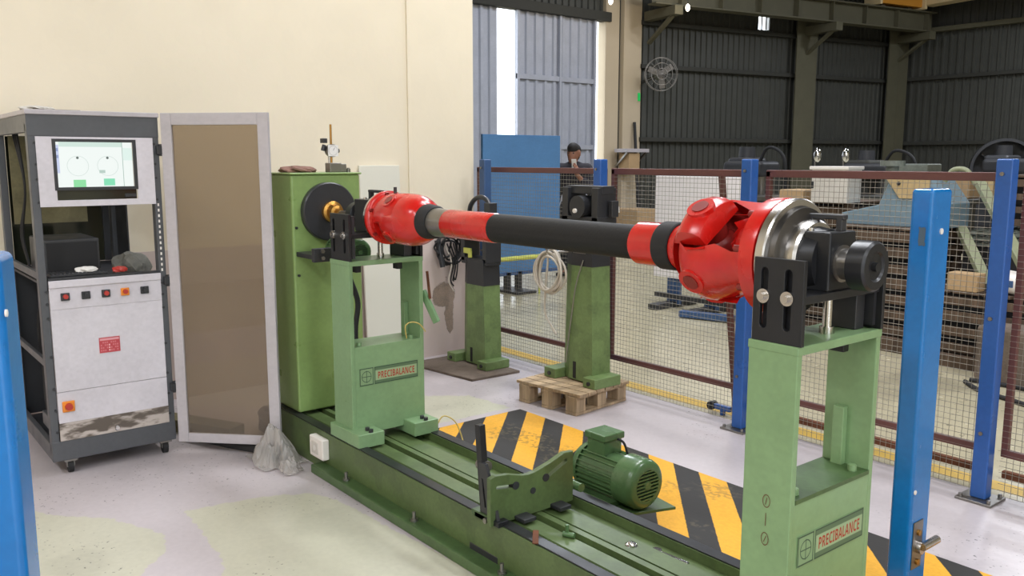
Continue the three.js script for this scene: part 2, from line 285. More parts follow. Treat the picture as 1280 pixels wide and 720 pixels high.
// dark back wall, turned a little, and the long side wall
const BW0 = V(-13.95, 0, -14.86), BW1 = V(-12.3, 0, -23.55);
{
  const w = wallRoot('wall_back'), along = BW1.clone().sub(BW0), L = along.length(), d = along.clone().normalize(), n = V(-d.z, 0, d.x);   // n points into the hall
  const P = (s, y, o) => BW0.clone().addScaledVector(d, s).addScaledVector(n, o).setY(y);
  // sheets below and above the small translucent pane (5.1 to 5.55 m up, 3.45 to 3.9 m along)
  const seg = (s0, s1, y0, y1) => ribbed(P(s0, 0, 0), P(s1, 0, 0), y0, y1, 0.16, 0.035, M.sheetDark, '', 1.05, true, w, 1);
  seg(0, 3.55, 0, 9); seg(3.95, L, 0, 9); seg(3.55, 3.95, 0, 4.72); seg(3.55, 3.95, 5.22, 9);
  mb().bar(P(0, 2.2, -0.12), P(L, 2.2, -0.12), 0.05, 4.4).bar(P(0, 7.2, -0.12), P(L, 7.2, -0.12), 0.05, 3.6).bar(P(0, 4.9, -0.12), P(3.5, 4.9, -0.12), 0.05, 1.2).bar(P(4.0, 4.9, -0.12), P(L, 4.9, -0.12), 0.05, 1.2).build('backing', M.roofSheet, w);
  for (const y of [2.02, 3.66, 4.62, 6.9]) mb().bar(P(0, y, 0.1), P(L, y, 0.1), 0.1, 0.1, 0.01).build('girt', M.hallSteel, w);
  const win = wallRoot('window_1');
  mb().bar(P(3.55, 4.97, 0.0), P(3.95, 4.97, 0.0), 0.004, 0.5).build('pane', mat('pane', '#ffffff', 0.4, 0, { transmission: 0.9, thickness: 0, ior: 1.45 }), win);
  for (const s of [3.55, 3.68, 3.82, 3.95]) mb().bar(P(s, 4.72, 0.02), P(s, 5.22, 0.02), 0.02, 0.03).build('mullion', M.hallSteel, win);
  // the I columns before it
  for (const [s, fw] of [[4.95, 0.34], [8.35, 0.4]]) {
    const c = mb(); c.bar(P(s - fw / 2, 0, 0.3), P(s - fw / 2, 9, 0.3), 0.03, 0.36, 0, d).bar(P(s + fw / 2, 0, 0.3), P(s + fw / 2, 9, 0.3), 0.03, 0.36, 0, d).bar(P(s, 0, 0.3), P(s, 9, 0.3), fw, 0.02, 0, n);
    c.build('column', M.hallColumn, w);
  }
  // crane runway girder along it and its brackets
  const g = mb(); g.bar(P(-0.4, 5.33, 1.0), P(L - 0.2, 5.33, 1.0), 0.34, 0.03).bar(P(-0.4, 4.86, 1.0), P(L - 0.2, 4.86, 1.0), 0.3, 0.03).bar(P(-0.4, 5.09, 1.0), P(L - 0.2, 5.09, 1.0), 0.02, 0.46);
  for (let s = 0.3; s < L - 0.4; s += 1.15) g.bar(P(s, 4.87, 1.08), P(s, 5.31, 1.08), 0.14, 0.02, 0, d);
  g.build('runway_girder', M.hallColumn, w);
  for (const s of [0.1, 4.95, 8.35]) mb().bar(P(s, 4.73, 0.2), P(s, 4.73, 1.3), 0.22, 0.2, 0.01).bar(P(s, 4.15, 0.25), P(s, 4.65, 1.1), 0.1, 0.06).build('bracket', M.hallColumn, w);
  mb().box(-12.4, 6.0, 0, 9, -23.8, -23.7).build('backing', M.roofSheet, wallRoot('wall_side_backing'));
  const r = wallRoot('wall_right');
  ribbed(V(-12.35, 0, -23.6), V(6, 0, -23.6), 0, 9, 0.2, 0.04, M.sheetDark, '', 1.4, true, r, 1);
  for (const y of [2.0, 3.72]) mb().bar(V(-12.2, y, -23.5), V(6, y, -23.5), 0.1, 0.1, 0.01).build('girt', M.hallSteel, r);
  mb().bar(V(-12.0, 4.95, -23.45), V(6, 4.95, -23.45), 0.2, 0.12, 0.01).build('girt', M.hallColumn, r);
  for (const x of [-7, -1.5, 4]) mb().box(x - 0.2, x + 0.2, 0, 9, -23.5, -23.2, 0.01).build('column', M.hallColumn, r);
}
// painted lines on the hall floor, the hazard strip behind the machine, the conduit on the plaster wall
mat('yellowLine', '#d6ae3a', 0.5, 0, { map: paintMap });
struct('trim_1', mb().box(-7.5, 5, 0, 0.0015, -4.36, -4.24), M.yellowLine);
{
  const H0 = -4.05, H1 = 1.2, Z0 = -3.31, Z1 = -2.3;
  const strip = texture(2048, 512, (px, py) => {
    const x = H0 + px / 2048 * (H1 - H0), z = Z0 + py / 512 * (Z1 - Z0), e = (at(nC, px, py) - 0.5) * 0.004;
    const s = (((x - z + 0.672 + e) % 0.3355) + 0.3355) % 0.3355, y = s < 0.172;
    const wear = SM(0.55, 0.68, at(nB, px >> 1, (py >> 1) + 40)) * SM(0.5, 0.62, at(nC, px, py)), m = 1 + 0.14 * (at(nA, px >> 1, py >> 1) - 0.5) + 0.1 * (at(nC, px * 2, py * 2) - 0.5);
    const c = y ? [224, 164, 42] : [40, 38, 36], w = y ? [150, 116, 50] : [92, 84, 62];
    return c.map((v, i) => Math.min(255, (v + (w[i] - v) * wear * 0.7) * m));
  });
  mat('hazard', '#ffffff', 0.72, 0, { map: strip, bumpMap: bumpFine, bumpScale: 0.0006 });
  const b = mb(), g = new THREE.BoxGeometry(H1 - H0, 0.006, Z1 - Z0).toNonIndexed(); g.translate((H0 + H1) / 2, 0.003, (Z0 + Z1) / 2);
  const p = g.attributes.position; for (let i = 0; i < p.count; i++) g.attributes.uv.setXY(i, (p.getX(i) - H0) / (H1 - H0), (p.getZ(i) - Z0) / (Z1 - Z0));
  b.g.push(g); struct('trim_2', b.raw(), M.hazard);
}
mat('dado', '#d6c6c0', 0.8, 0, { map: wallMap });
struct('trim_4', mb().box(-5.652, -5.647, 0, 0.98, -4.13, 5), M.dado);
struct('trim_3', mb().box(-5.652, -5.635, 0.9, 9, -3.545, -3.515, 0.004), M.wall);
// lamps: a tray with a glowing face, and the light of the same size just under it
function lampFitting([x, y, z, w, d, L, color], label) {
  const t = thing('ceiling_lamp', label, 'lamp', [x, y, z], 'panel lamps hung under the roof');
  mb().box(x - w / 2 - 0.03, x + w / 2 + 0.03, y + 0.006, y + 0.07, z - d / 2 - 0.03, z + d / 2 + 0.03, 0.01).build('tray', M.panelWhite, t);
  mb().box(x - w / 2, x + w / 2, y, y + 0.012, z - d / 2, z + d / 2).build('diffuser', M.lampGlow, t);
  for (const s of [-1, 1]) mb().cyl(V(x + s * w * 0.4, y + 0.07, z), V(x + s * w * 0.4, 9, z), 0.006, 0.006, 6).build('hanger', M.steelDull, t);
  const l = new THREE.RectAreaLight(color, L, w, d); l.position.set(x, y - 0.012, z); l.rotation.x = -Math.PI / 2; l.name = 'lamp_light'; scene.add(l);
}
const LAMP_PLACES = ['behind the camera on the cabinet side', 'right behind the camera', 'right of the camera', 'over the machine bed', 'over the near fence end', 'over the blue panel in the hall', 'over the white partition board', 'before the dark back wall', 'over the crates toward the side wall', 'in the far corner of the hall, added to brighten the dark side wall'];
LAMPS.forEach((l, i) => lampFitting(l, 'white panel lamp hung under the roof ' + LAMP_PLACES[i]));
// ---------------------------------------------------------------- balancing machine
const AX = 1.28, AZ = -2.105;                   // height and place of the shaft's axis
const Xc = V(1, 0, 0), XM = V(-1, 0, 0);
// bed
{
  const t = thing('machine_bed', 'long low green machine bed with dark guide strips and slots, lying on the floor', 'machine bed', [-2.6, 0, AZ]);
  const B0 = -4.44, B1 = -0.75;
  const prof = [[-1.87, 0], [-1.87, 0.2], [-1.925, 0.2], [-1.928, 0.172], [-1.945, 0.172], [-1.955, 0.19], [-2.03, 0.19], [-2.035, 0.15], [-2.052, 0.15], [-2.056, 0.198], [-2.084, 0.198], [-2.088, 0.15], [-2.108, 0.15], [-2.112, 0.186], [-2.2, 0.186], [-2.206, 0.165], [-2.272, 0.165], [-2.276, 0.2], [-2.335, 0.2], [-2.335, 0]];
  mb().prism(prof.map(([z, y]) => [-z, y]), B1 - B0, onX(B0, 0, 0, -1), 0.002).build('bed_casting', M.greenBed, t);
  mb().box(B0, B1, 0.2, 0.206, -1.922, -1.874, 0.002).build('guide_strip', M.blackSteel, t); mb().box(B0, B1, 0.2, 0.206, -2.332, -2.28, 0.002).build('guide_strip', M.blackSteel, t);
  mb().box(-3.86, B1, 0, 0.045, -1.872, -1.80, 0.006).box(-3.86, B1, 0, 0.045, -2.40, -2.33, 0.006).build('foot_flange', M.greenDark, t);
  for (const x of [-3.55, -2.95, -2.35]) mb().cyl(V(x, 0.04, -1.835), V(x, 0.055, -1.835), 0.018, 0.018, 6).cyl(V(x, 0.05, -1.835), V(x, 0.085, -1.835), 0.008, 0.008, 10).build('levelling_bolt', M.steelDull, t);
  mb().box(-2.6, -2.42, 0.03, 0.07, -1.90, -1.868, 0.004).build('lifting_pocket', M.blackPaint, t);
}
// headstock
{
  const t = thing('headstock', 'tall green drive cabinet with a large black faceplate at the wall end of the bed', 'machine', [-4.35, 0.2, AZ]);
  mb().box(-4.52, -4.2, 0.207, 1.476, -2.305, -1.905, 0.012).build('cabinet_body', M.greenHead, t);
  mb().box(-4.53, -4.19, 1.474, 1.484, -2.312, -1.898, 0.004).build('top_plate', M.greenHead, t);
  mb().lathe([[0, 0], [0, 0.15], [0.004, 0.154], [0.035, 0.154], [0.042, 0.148], [0.042, 0.05], [0.042, 0]], V(-4.2, AX, AZ)).build('faceplate', M.blackPaint, t);
  mb().lathe([[0, 0], [0, 0.052], [0.012, 0.056], [0.03, 0.056], [0.036, 0.042], [0.075, 0.036], [0.08, 0.022], [0.11, 0.02], [0.11, 0]], V(-4.158, AX, AZ)).build('drive_hub', M.brass, t);
  mb().lathe([[0, 0], [0, 0.012], [0.185, 0.012], [0.185, 0]], V(-4.07, AX, AZ)).build('drive_rod', M.steelDull, t);
  mb().lathe([[0, 0], [0, 0.155], [0.06, 0.16], [0.06, 0]], V(-4.58, AX, AZ + 0.02)).build('belt_guard', M.blackPaint, t);
  mb().box(-4.206, -4.196, 1.05, 1.062, -1.955, -1.943).cyl(V(-4.2, 1.2, -1.925), V(-4.19, 1.2, -1.925), 0.007).cyl(V(-4.2, 0.95, -1.93), V(-4.19, 0.95, -1.93), 0.007).build('screw', M.blackPaint, t);
  mb().box(-4.2, -3.98, 1.05, 1.075, -2.01, -1.92, 0.004).box(-4.0, -3.97, 1.04, 1.11, -2.02, -1.91, 0.004).build('probe_arm', M.blackPaint, t);
  for (const y of [1.06, 1.095]) mb().cyl(V(-3.97, y, -1.955), V(-3.958, y, -1.955), 0.011, 0.011, 6).build('bolt', M.steelDull, t);
}
// pedestals
const plateTex = canvasTex(1024, 256, (k, w, h) => {
  k.fillStyle = '#7f9a72'; k.fillRect(0, 0, w, h); k.strokeStyle = '#2f4a38'; k.lineWidth = 12; k.strokeRect(8, 8, 220, h - 16); k.strokeRect(258, 8, w - 266, h - 16);
  k.fillStyle = '#566f52'; k.fillRect(264, 14, w - 278, 40); k.fillRect(264, h - 54, w - 278, 40);
  k.lineWidth = 9; k.beginPath(); k.arc(118, 128, 78, 0, 7); k.stroke(); k.beginPath(); k.moveTo(118, 40); k.lineTo(118, 216); k.moveTo(44, 128); k.lineTo(192, 128); k.stroke();
  k.fillStyle = '#93aa84'; k.fillRect(276, 56, w - 302, h - 112);
  k.fillStyle = '#a23424'; k.font = 'bold 138px sans-serif'; k.textAlign = 'center'; k.textBaseline = 'middle';
  k.save(); k.translate(w / 2 + 124, h / 2 + 4); k.scale(0.66, 1); k.fillText('PRECIBALANCE', 0, 0); k.restore();
});
mat('namePlate', '#ffffff', 0.5, 0, { map: plateTex });
function printOnX(name, m, parent, x, y0, y1, z0, z1, label) {   // flat print on a face that looks along +x
  const g = new THREE.BoxGeometry(0.0016, y1 - y0, Math.abs(z1 - z0)).toNonIndexed(); g.translate(x, (y0 + y1) / 2, (z0 + z1) / 2);
  const p = g.attributes.position; for (let i = 0; i < p.count; i++) g.attributes.uv.setXY(i, (p.getZ(i) - z0) / (z1 - z0), (p.getY(i) - y0) / (y1 - y0));
  const b = mb(); b.g.push(g); return b.raw().build(name, m, parent, label);
}
const FZ = -1.90, RZ = -2.31;
function pedestal(x0, x1, label, marked, G) {
  const t = thing('bearing_pedestal', label, 'pedestal', [(x0 + x1) / 2, 0.2, AZ]);
  mb().box(x0, x1, 0.235, 1.078, FZ - 0.022, FZ, 0.003).build('upright_plate', G, t); mb().box(x0, x1, 0.235, 1.078, RZ, RZ + 0.022, 0.003).build('upright_plate', G, t);
  mb().box(x0 - 0.002, x1 + 0.002, 1.056, 1.080, RZ - 0.002, FZ + 0.002, 0.003).build('top_bar', G, t);
  mb().box(x0 + 0.004, x1 - 0.001, 0.235, 0.664, RZ + 0.02, FZ - 0.02, 0.002).build('lower_box', G, t);
  const e = mb(); e.box(x0 + 0.002, x1 + 0.001, 0.655, 0.667, RZ + 0.022, FZ - 0.022); e.build('ledge', marked ? M.greenDark : G, t);
  for (const z of [FZ - 0.034, RZ + 0.034]) mb().box(x0 + 0.04, x0 + 0.075, 0.664, 0.84, z - 0.012, z + 0.012, 0.003).build('stiffener', G, t);
  for (const z of [FZ - 0.05, RZ + 0.05]) mb().box(x0 - 0.005, x1 + 0.1, 0.2, 0.268, z - 0.065, z + 0.075, 0.004).build('foot', G, t);
  for (const z of [FZ - 0.05, RZ + 0.05]) for (const x of [x1 + 0.05, x1 + 0.085]) mb().cyl(V(x, 0.267, z), V(x, 0.283, z), 0.012, 0.012, 6).build('bolt', M.blackPaint, t);
  for (const z of [FZ - 0.09, RZ + 0.09]) mb().box((x0 + x1) / 2 - 0.022, (x0 + x1) / 2 + 0.022, 1.015, 1.058, z - 0.014, z + 0.014, 0.002).build('clamp_nut', M.blackSteel, t);
  for (const z of [FZ - 0.06, RZ + 0.06]) mb().cyl(V(x1 - 0.03, 0.666, z), V(x1 - 0.03, 0.684, z), 0.013, 0.013, 6).build('bolt', G, t);
  printOnX('name_plate', M.namePlate, t, x1 + 0.0012, 0.474, 0.56, -1.942, -2.27, 'maker\'s plate with red lettering');
  return t;
}
const pedNear = pedestal(-1.362, -1.213, 'pale green bearing pedestal nearest the camera, with pencilled circles on its side', true, M.greenLight);
const pedFar = pedestal(-3.775, -3.592, 'green bearing pedestal in front of the tall drive cabinet', false, M.greenPale);
{ // pencilled marks on the near pedestal
  const tx = canvasTex(128, 512, (k) => { k.clearRect(0, 0, 128, 512); k.strokeStyle = '#6a4a34'; k.lineWidth = 7; for (const y of [90, 410]) { k.beginPath(); k.ellipse(64, y, 40, 52, 0, 0, 7); k.stroke(); } k.beginPath(); k.moveTo(64, 190); k.lineTo(64, 300); k.moveTo(70, 60); k.lineTo(56, 120); k.moveTo(80, 380); k.lineTo(50, 440); k.stroke(); });
  mat('pencil', '#ffffff', 0.8, 0, { map: tx, transparent: true, alphaTest: 0.3 });
  const g = new THREE.PlaneGeometry(0.035, 0.17).toNonIndexed(); g.translate(-1.285, 0.595, FZ + 0.0016); const b = mb(); b.g.push(g); b.raw().build('pencil_mark', M.pencil, pedNear);
}
// bearing units on the pedestals; s = +1 the near one (housing on +x of its face plate), -1 the far one
function bearing(x0, x1, xs, s, label, R1) {
  const t = thing('bearing_unit', label, 'bearing unit', [(x0 + x1) / 2, 1.08, AZ]), S = M.blackSteel;
  const holes = [slotPath(x0 + 0.028, x0 + 0.05, 1.115, 1.275), slotPath(x1 - 0.05, x1 - 0.028, 1.115, 1.275)];
  for (const z of [FZ - 0.016, RZ + 0.002]) {
    mb().prism([[x0 + 0.006, 1.08], [x1 + 0.006, 1.08], [x1 + 0.006, 1.3], [x0 + 0.006, 1.3]], 0.014, onZ(z), 0.001, holes).build('slotted_plate', S, t);
    for (const x of [x0 + 0.039, x1 - 0.039]) mb().cyl(V(x, 1.2, z + 0.012), V(x, 1.2, z + 0.019), 0.019, 0.019, 18).cyl(V(x, 1.2, z + 0.019), V(x, 1.2, z + 0.03), 0.011, 0.011, 6).build('bolt', M.steel, t);
    mb().box(x0 + 0.02, x1 - 0.012, 1.09, 1.29, z - 0.02 * Math.sign(z - AZ) - 0.008, z - 0.02 * Math.sign(z - AZ) + 0.008).build('backing_plate', M.blackPaint, t);
  }
  mb().box(x0 + 0.02, x1 - 0.005, 1.185, 1.207, RZ + 0.01, FZ - 0.014, 0.002).build('cross_plate', S, t);
  const hx0 = s > 0 ? xs + 0.005 : x0 - 0.01, hx1 = s > 0 ? x1 - 0.012 : xs - 0.005;
  mb().box(hx0, hx1, 1.205, 1.363, -2.168, -2.042, 0.006).build('housing', S, t);
  mb().box(hx0 + 0.02, hx1 - 0.02, 1.08, 1.19, -2.27, -2.225, 0.003).build('column_block', M.blackPaint, t);
  mb().cyl(V(x0 + 0.09, 1.08, AZ - 0.02), V(x0 + 0.09, 1.19, AZ - 0.02), 0.013, 0.013, 16).cyl(V(x0 + 0.09, 1.08, AZ - 0.02), V(x0 + 0.09, 1.1, AZ - 0.02), 0.02, 0.02, 6).build('jack_screw', M.steel, t);
  const hz = AZ - 0.02, ha = hx0 + 0.015, hb = hx1 - 0.012;
  mb().box(ha, ha + 0.018, 1.36, 1.398, hz - 0.012, hz + 0.012, 0.003).box(hb - 0.018, hb, 1.36, 1.398, hz - 0.012, hz + 0.012, 0.003).box(ha - 0.004, hb + 0.004, 1.392, 1.406, hz - 0.012, hz + 0.012, 0.004).build('handle', M.blackPaint, t);
  const c = V(xs, AX, AZ), D = s > 0 ? Xc : XM;
  mb().lathe([[-0.028, 0], [-0.028, R1 - 0.006], [-0.022, R1], [0.0, R1], [0.004, R1 - 0.004], [0.006, R1 * 0.72], [0.02, R1 * 0.7], [0.02, 0]], c, D).build('face_plate', M.steel, t);
  mb().lathe([[0.005, 0], [0.005, R1 * 0.88], [0.02, R1 * 0.85], [0.03, R1 * 0.7], [0.03, 0]], c, D).build('plate_shoulder', M.steelDark, t);
  mb().lathe([[0.02, 0], [0.02, R1 * 0.66], [0.055, R1 * 0.66], [0.062, R1 * 0.62], [0.062, 0]], c, D).build('bearing_ring', M.steel, t);
  mb().lathe([[0.06, 0], [0.06, R1 * 0.56], [0.1, R1 * 0.52], [0.1, 0]], c, D).build('bearing_cover', S, t);
  const e = V(s > 0 ? hx1 : hx0, AX - 0.002, AZ);
  mb().lathe([[-0.01, 0], [-0.01, 0.048], [0.004, 0.05], [0.006, 0.042], [0.04, 0.042], [0.04, 0]], e, D).build('neck_ring', M.steelDull, t);
  mb().lathe([[0.04, 0], [0.04, 0.06], [0.044, 0.066], [0.09, 0.066], [0.096, 0.06], [0.096, 0.04], [0.09, 0.035], [0.088, 0.013], [0.1, 0.012], [0.1, 0]], e, D).build('end_hub', S, t);
  mb().cyl(V((hx0 + hx1) / 2, 1.363, -2.055), V((hx0 + hx1) / 2, 1.372, -2.055), 0.007, 0.007, 10).build('grease_nipple', M.steel, t);
  return t;
}
bearing(-1.362, -1.213, -1.362, 1, 'large black bearing unit with steel rings on the pedestal nearest the camera', 0.166);
bearing(-3.775, -3.592, -3.602, -1, 'black bearing unit on the pedestal beside the drive cabinet', 0.118);
// the cardan shaft
{
  const t = thing('cardan_shaft', 'long red cardan shaft with a black middle tube, clamped between the two bearing units', 'shaft', [-2.6, AX, AZ]);
  const c = V(0, AX, AZ), R = M.red, L = (name, pts, m, label) => mb().lathe(pts, c).build(name, m, t, label);
  // a yoke: a turned bell cut down to two thick arms (flat sides at +-w) with an open fork between them; bosses over the pin
  function yoke(name, pts, xp, w, gap, x0, x1, turn, boss, R1, m) {
    const lg = mb().lathe(pts, V(0, 0, 0), Xc, 64).g[0], B = (g) => { const b = new Brush(g); b.updateMatrixWorld(); return b; }, E = new Evaluator(); E.attributes = ['position', 'normal', 'uv']; E.useGroups = false;
    const neck = pts.filter(([x]) => x < Math.min(x0, x1) || x > Math.max(x0, x1)).map(([x]) => x), n0 = Math.min(...neck), n1 = Math.max(...neck), a = Math.min(x0, x1), b = Math.max(x0, x1);
    const cut = (y0, y1, z0, z1) => new THREE.BoxGeometry(b - a, y1 - y0, z1 - z0).translate((a + b) / 2, (y0 + y1) / 2, (z0 + z1) / 2);
    let r = B(lg); for (const g of [cut(-gap, gap, -0.3, 0.3), cut(-0.3, 0.3, w, 0.3), cut(-0.3, 0.3, -0.3, -w)]) r = E.evaluate(r, B(g), SUBTRACTION);
    for (const k of [-1, 1]) r = E.evaluate(r, B(new THREE.CylinderGeometry(boss, boss, 0.05, 28).translate(xp, k * (R1 - 0.02), 0)), ADDITION);
    const q = mb(); q.add(r.geometry, new THREE.Matrix4().makeTranslation(0, AX, AZ).multiply(new THREE.Matrix4().makeRotationX(turn))); q.build(name, m, t);
    for (const k of [-1, 1]) { const d = V(0, Math.cos(turn), Math.sin(turn)).multiplyScalar(k); mb().cyl(V(xp, AX, AZ).addScaledVector(d, R1), V(xp, AX, AZ).addScaledVector(d, R1 + 0.008), boss * 0.6, boss * 0.6, 20).build('bearing_cap', M.redDark, t); }
  }
  const cross = (xp, turn, r, len) => { const g = mb(); for (const a of [turn, turn + Math.PI / 2]) { const d = V(0, -Math.sin(a), Math.cos(a)).multiplyScalar(len); g.cyl(V(xp, AX, AZ).sub(d), V(xp, AX, AZ).add(d), r, r, 20); } g.ball(V(xp, AX, AZ), r * 1.5); return g.build('cross_journal', M.redDark, t); };
  // left joint
  L('flange', [[-3.574, 0], [-3.574, 0.122], [-3.57, 0.127], [-3.556, 0.127], [-3.55, 0.121], [-3.548, 0.112], [-3.535, 0.108], [-3.525, 0.085], [-3.525, 0]], R);
  yoke('flange_yoke', [[-3.53, 0], [-3.53, 0.11], [-3.5, 0.117], [-3.42, 0.119], [-3.375, 0.112], [-3.355, 0.1], [-3.355, 0]], -3.42, 0.092, 0.062, -3.515, -3.3, 0.75, 0.036, 0.118, R); cross(-3.42, 0.75, 0.036, 0.1);
  yoke('shaft_yoke', [[-3.49, 0], [-3.49, 0.1], [-3.47, 0.113], [-3.42, 0.119], [-3.34, 0.119], [-3.29, 0.112], [-3.25, 0.096], [-3.225, 0.082], [-3.22, 0.076], [-3.22, 0]], -3.42, 0.092, 0.062, -3.6, -3.345, 0.75 + Math.PI / 2, 0.036, 0.118, R);
  L('rubber_boot', [[-3.224, 0], [-3.224, 0.074], [-3.218, 0.078], [-3.165, 0.073], [-3.155, 0.066], [-3.155, 0]], M.rubber);
  L('spline_sleeve', [[-3.16, 0], [-3.16, 0.06], [-3.15, 0.063], [-3.1, 0.061], [-3.05, 0.058], [-3.05, 0]], M.steelDull);
  L('end_sleeve', [[-3.055, 0], [-3.055, 0.0575], [-3.05, 0.06], [-2.73, 0.06], [-2.722, 0.057], [-2.722, 0]], R);
  L('tube', [[-2.73, 0], [-2.73, 0.0575], [-1.93, 0.0575], [-1.93, 0]], M.blackTube);
  L('end_sleeve', [[-1.95, 0], [-1.95, 0.064], [-1.942, 0.07], [-1.83, 0.071], [-1.83, 0]], R);
  L('band', [[-1.84, 0], [-1.84, 0.074], [-1.836, 0.077], [-1.776, 0.077], [-1.772, 0.074], [-1.772, 0]], M.rubber);
  yoke('shaft_yoke', [[-1.775, 0], [-1.775, 0.07], [-1.75, 0.072], [-1.738, 0.084], [-1.668, 0.157], [-1.653, 0.162], [-1.615, 0.16], [-1.59, 0.15], [-1.58, 0.13], [-1.58, 0]], -1.63, 0.088, 0.09, -1.715, -1.5, 0.6, 0.042, 0.158, R); cross(-1.63, 0.6, 0.05, 0.13);
  yoke('flange_yoke', [[-1.44, 0], [-1.44, 0.13], [-1.46, 0.116], [-1.5, 0.114], [-1.55, 0.132], [-1.6, 0.15], [-1.64, 0.15], [-1.67, 0.135], [-1.68, 0.11], [-1.68, 0]], -1.63, 0.1, 0.085, -1.74, -1.49, 0.6 + Math.PI / 2, 0.042, 0.147, R);
  L('flange', [[-1.452, 0], [-1.452, 0.13], [-1.445, 0.155], [-1.438, 0.165], [-1.402, 0.167], [-1.392, 0.165], [-1.392, 0]], R);
  for (let i = 0; i < 8; i++) { const a = i * Math.PI / 4 + 0.2, y = AX + 0.145 * Math.sin(a), z = AZ + 0.145 * Math.cos(a); mb().cyl(V(-1.465, y, z), V(-1.44, y, z), 0.011, 0.011, 6).build('bolt', M.redDark, t); }
  for (let i = 0; i < 6; i++) { const a = i * Math.PI / 3 + 0.35, y = AX + 0.113 * Math.sin(a), z = AZ + 0.113 * Math.cos(a); mb().cyl(V(-3.556, y, z), V(-3.535, y, z), 0.009, 0.009, 6).build('bolt', M.redDark, t); }
  mb().cyl(V(-3.5, AX + 0.1, AZ), V(-3.5, AX + 0.145, AZ), 0.008, 0.008, 8).build('grease_plug', M.blackPaint, t);
}
// motors: axis along x, cover at +x
function motor(label, cx, cy, cz, R, L, foot, boxOn) {
  const t = thing('electric_motor', label, 'motor', [cx, cy - R * 1.05, cz]), G = M.greenMotor, c = V(cx, cy, cz), k = R / 0.105;
  mb().lathe([[0, 0], [0, R * 0.82], [0, R * 0.84], [L, R * 0.84], [L, 0]], c, XM).build('stator_body', G, t);
  const f = mb(); for (let i = 0; i < 26; i++) { const a = i / 26 * Math.PI * 2; if (boxOn && Math.abs(a - Math.PI / 2) < 0.42) continue; f.add(new THREE.BoxGeometry(L - 0.03 * k, 0.02 * k, 0.005 * k), new THREE.Matrix4().makeTranslation(cx - L / 2, cy, cz).multiply(new THREE.Matrix4().makeRotationX(-a + Math.PI / 2)).multiply(new THREE.Matrix4().makeTranslation(0, R * 0.87, 0))); }
  f.build('cooling_fins', G, t);
  mb().lathe([[L - 0.02 * k, R * 0.95], [L, R * 0.96], [L + 0.012 * k, R * 0.9], [L + 0.03 * k, R * 0.5], [L + 0.03 * k, 0]], c, XM).build('end_shield', G, t);
  mb().lathe([[L + 0.02 * k, 0], [L + 0.02 * k, R * 0.42], [L + 0.07 * k, R * 0.42], [L + 0.075 * k, R * 0.38], [L + 0.075 * k, R * 0.16], [L + 0.09 * k, R * 0.14], [L + 0.09 * k, 0]], c, XM).build('drive_collar', M.blackSteel, t);
  const w = 0.1 * k;                            // fan cover: a cup with an open grille in its end
  mb().lathe([[-0.01 * k, R * 0.97], [-0.01 * k, R * 1.02], [w * 0.7, R * 1.02], [w * 0.86, R * 0.97], [w * 0.97, R * 0.85], [w, R * 0.66], [w, R * 0.63], [w * 0.95, R * 0.62], [w * 0.8, R * 0.9]], c, Xc).build('fan_cover', G, t);
  mb().lathe([[w * 0.5, 0], [w * 0.5, R * 0.9]], c, Xc).build('cover_back', M.blackPaint, t);
  for (let i = -4; i <= 4; i++) { const y = i * R * 0.14, h = Math.sqrt(Math.max(0, (R * 0.64) ** 2 - y * y)); if (h > 0.01) mb().bar(V(cx + w * 0.97, cy + y, cz - h), V(cx + w * 0.97, cy + y, cz + h), R * 0.07, 0.006 * k).build('grille_bar', G, t); }
  mb().lathe([[w * 0.94, 0], [w * 0.94, R * 0.2], [w * 1.02, R * 0.17], [w * 1.02, 0]], c, Xc).build('grille_hub', G, t);
  if (boxOn) {
    const y = cy + R * 0.84, x = cx - L * 0.62, b = 0.062 * k;
    mb().box(x - b * 0.85, x + b * 0.85, y - 0.01, y + 0.055 * k, cz - b * 0.85, cz + b * 0.85, 0.005).build('terminal_box', G, t);
    mb().box(x - b, x + b, y + 0.055 * k, y + 0.085 * k, cz - b, cz + b, 0.006).build('terminal_lid', G, t);
    mb().tube([V(x + b * 0.9, y + 0.06 * k, cz - b * 0.3), V(x + b * 1.5, y + 0.05 * k, cz - b * 0.35), V(x + b * 1.75, y, cz - b * 0.5), V(x + b * 1.7, y - 0.06 * k, cz - b)], 0.005, 8).build('supply_cable', M.rubber, t);
  }
  if (foot) {
    mb().box(cx - L * 0.9, cx - 0.02, cy - R * 1.05, cy - R * 0.82, cz - R * 0.95, cz + R * 0.95, 0.004).build('motor_foot', G, t);
    mb().prism([[cx - L - 0.06, -(cz + 0.208)], [cx + 0.02, -(cz + 0.208)], [cx + 0.14, -(cz - 0.13)], [cx + 0.02, -(cz - 0.15)], [cx - L - 0.06, -(cz - 0.15)]], 0.012, onY(cy - R * 1.05 - 0.012), 0.001).build('base_plate', M.greenDark, t);
    mb().cyl(V(cx - L - 0.04, cy - R * 1.0, cz + 0.06), V(cx - L - 0.04, cy - R * 0.7, cz + 0.06), 0.012, 0.012, 10).build('bolt', M.steelDull, t);
  }
  return t;
}
motor('green electric motor with ribbed body and terminal box over the striped floor', -2.39, 0.225, -2.55, 0.105, 0.25, true, true);
motor('small green motor hung between the drive cabinet and the far pedestal', -3.9, 1.09, -2.10, 0.066, 0.2, false, false);
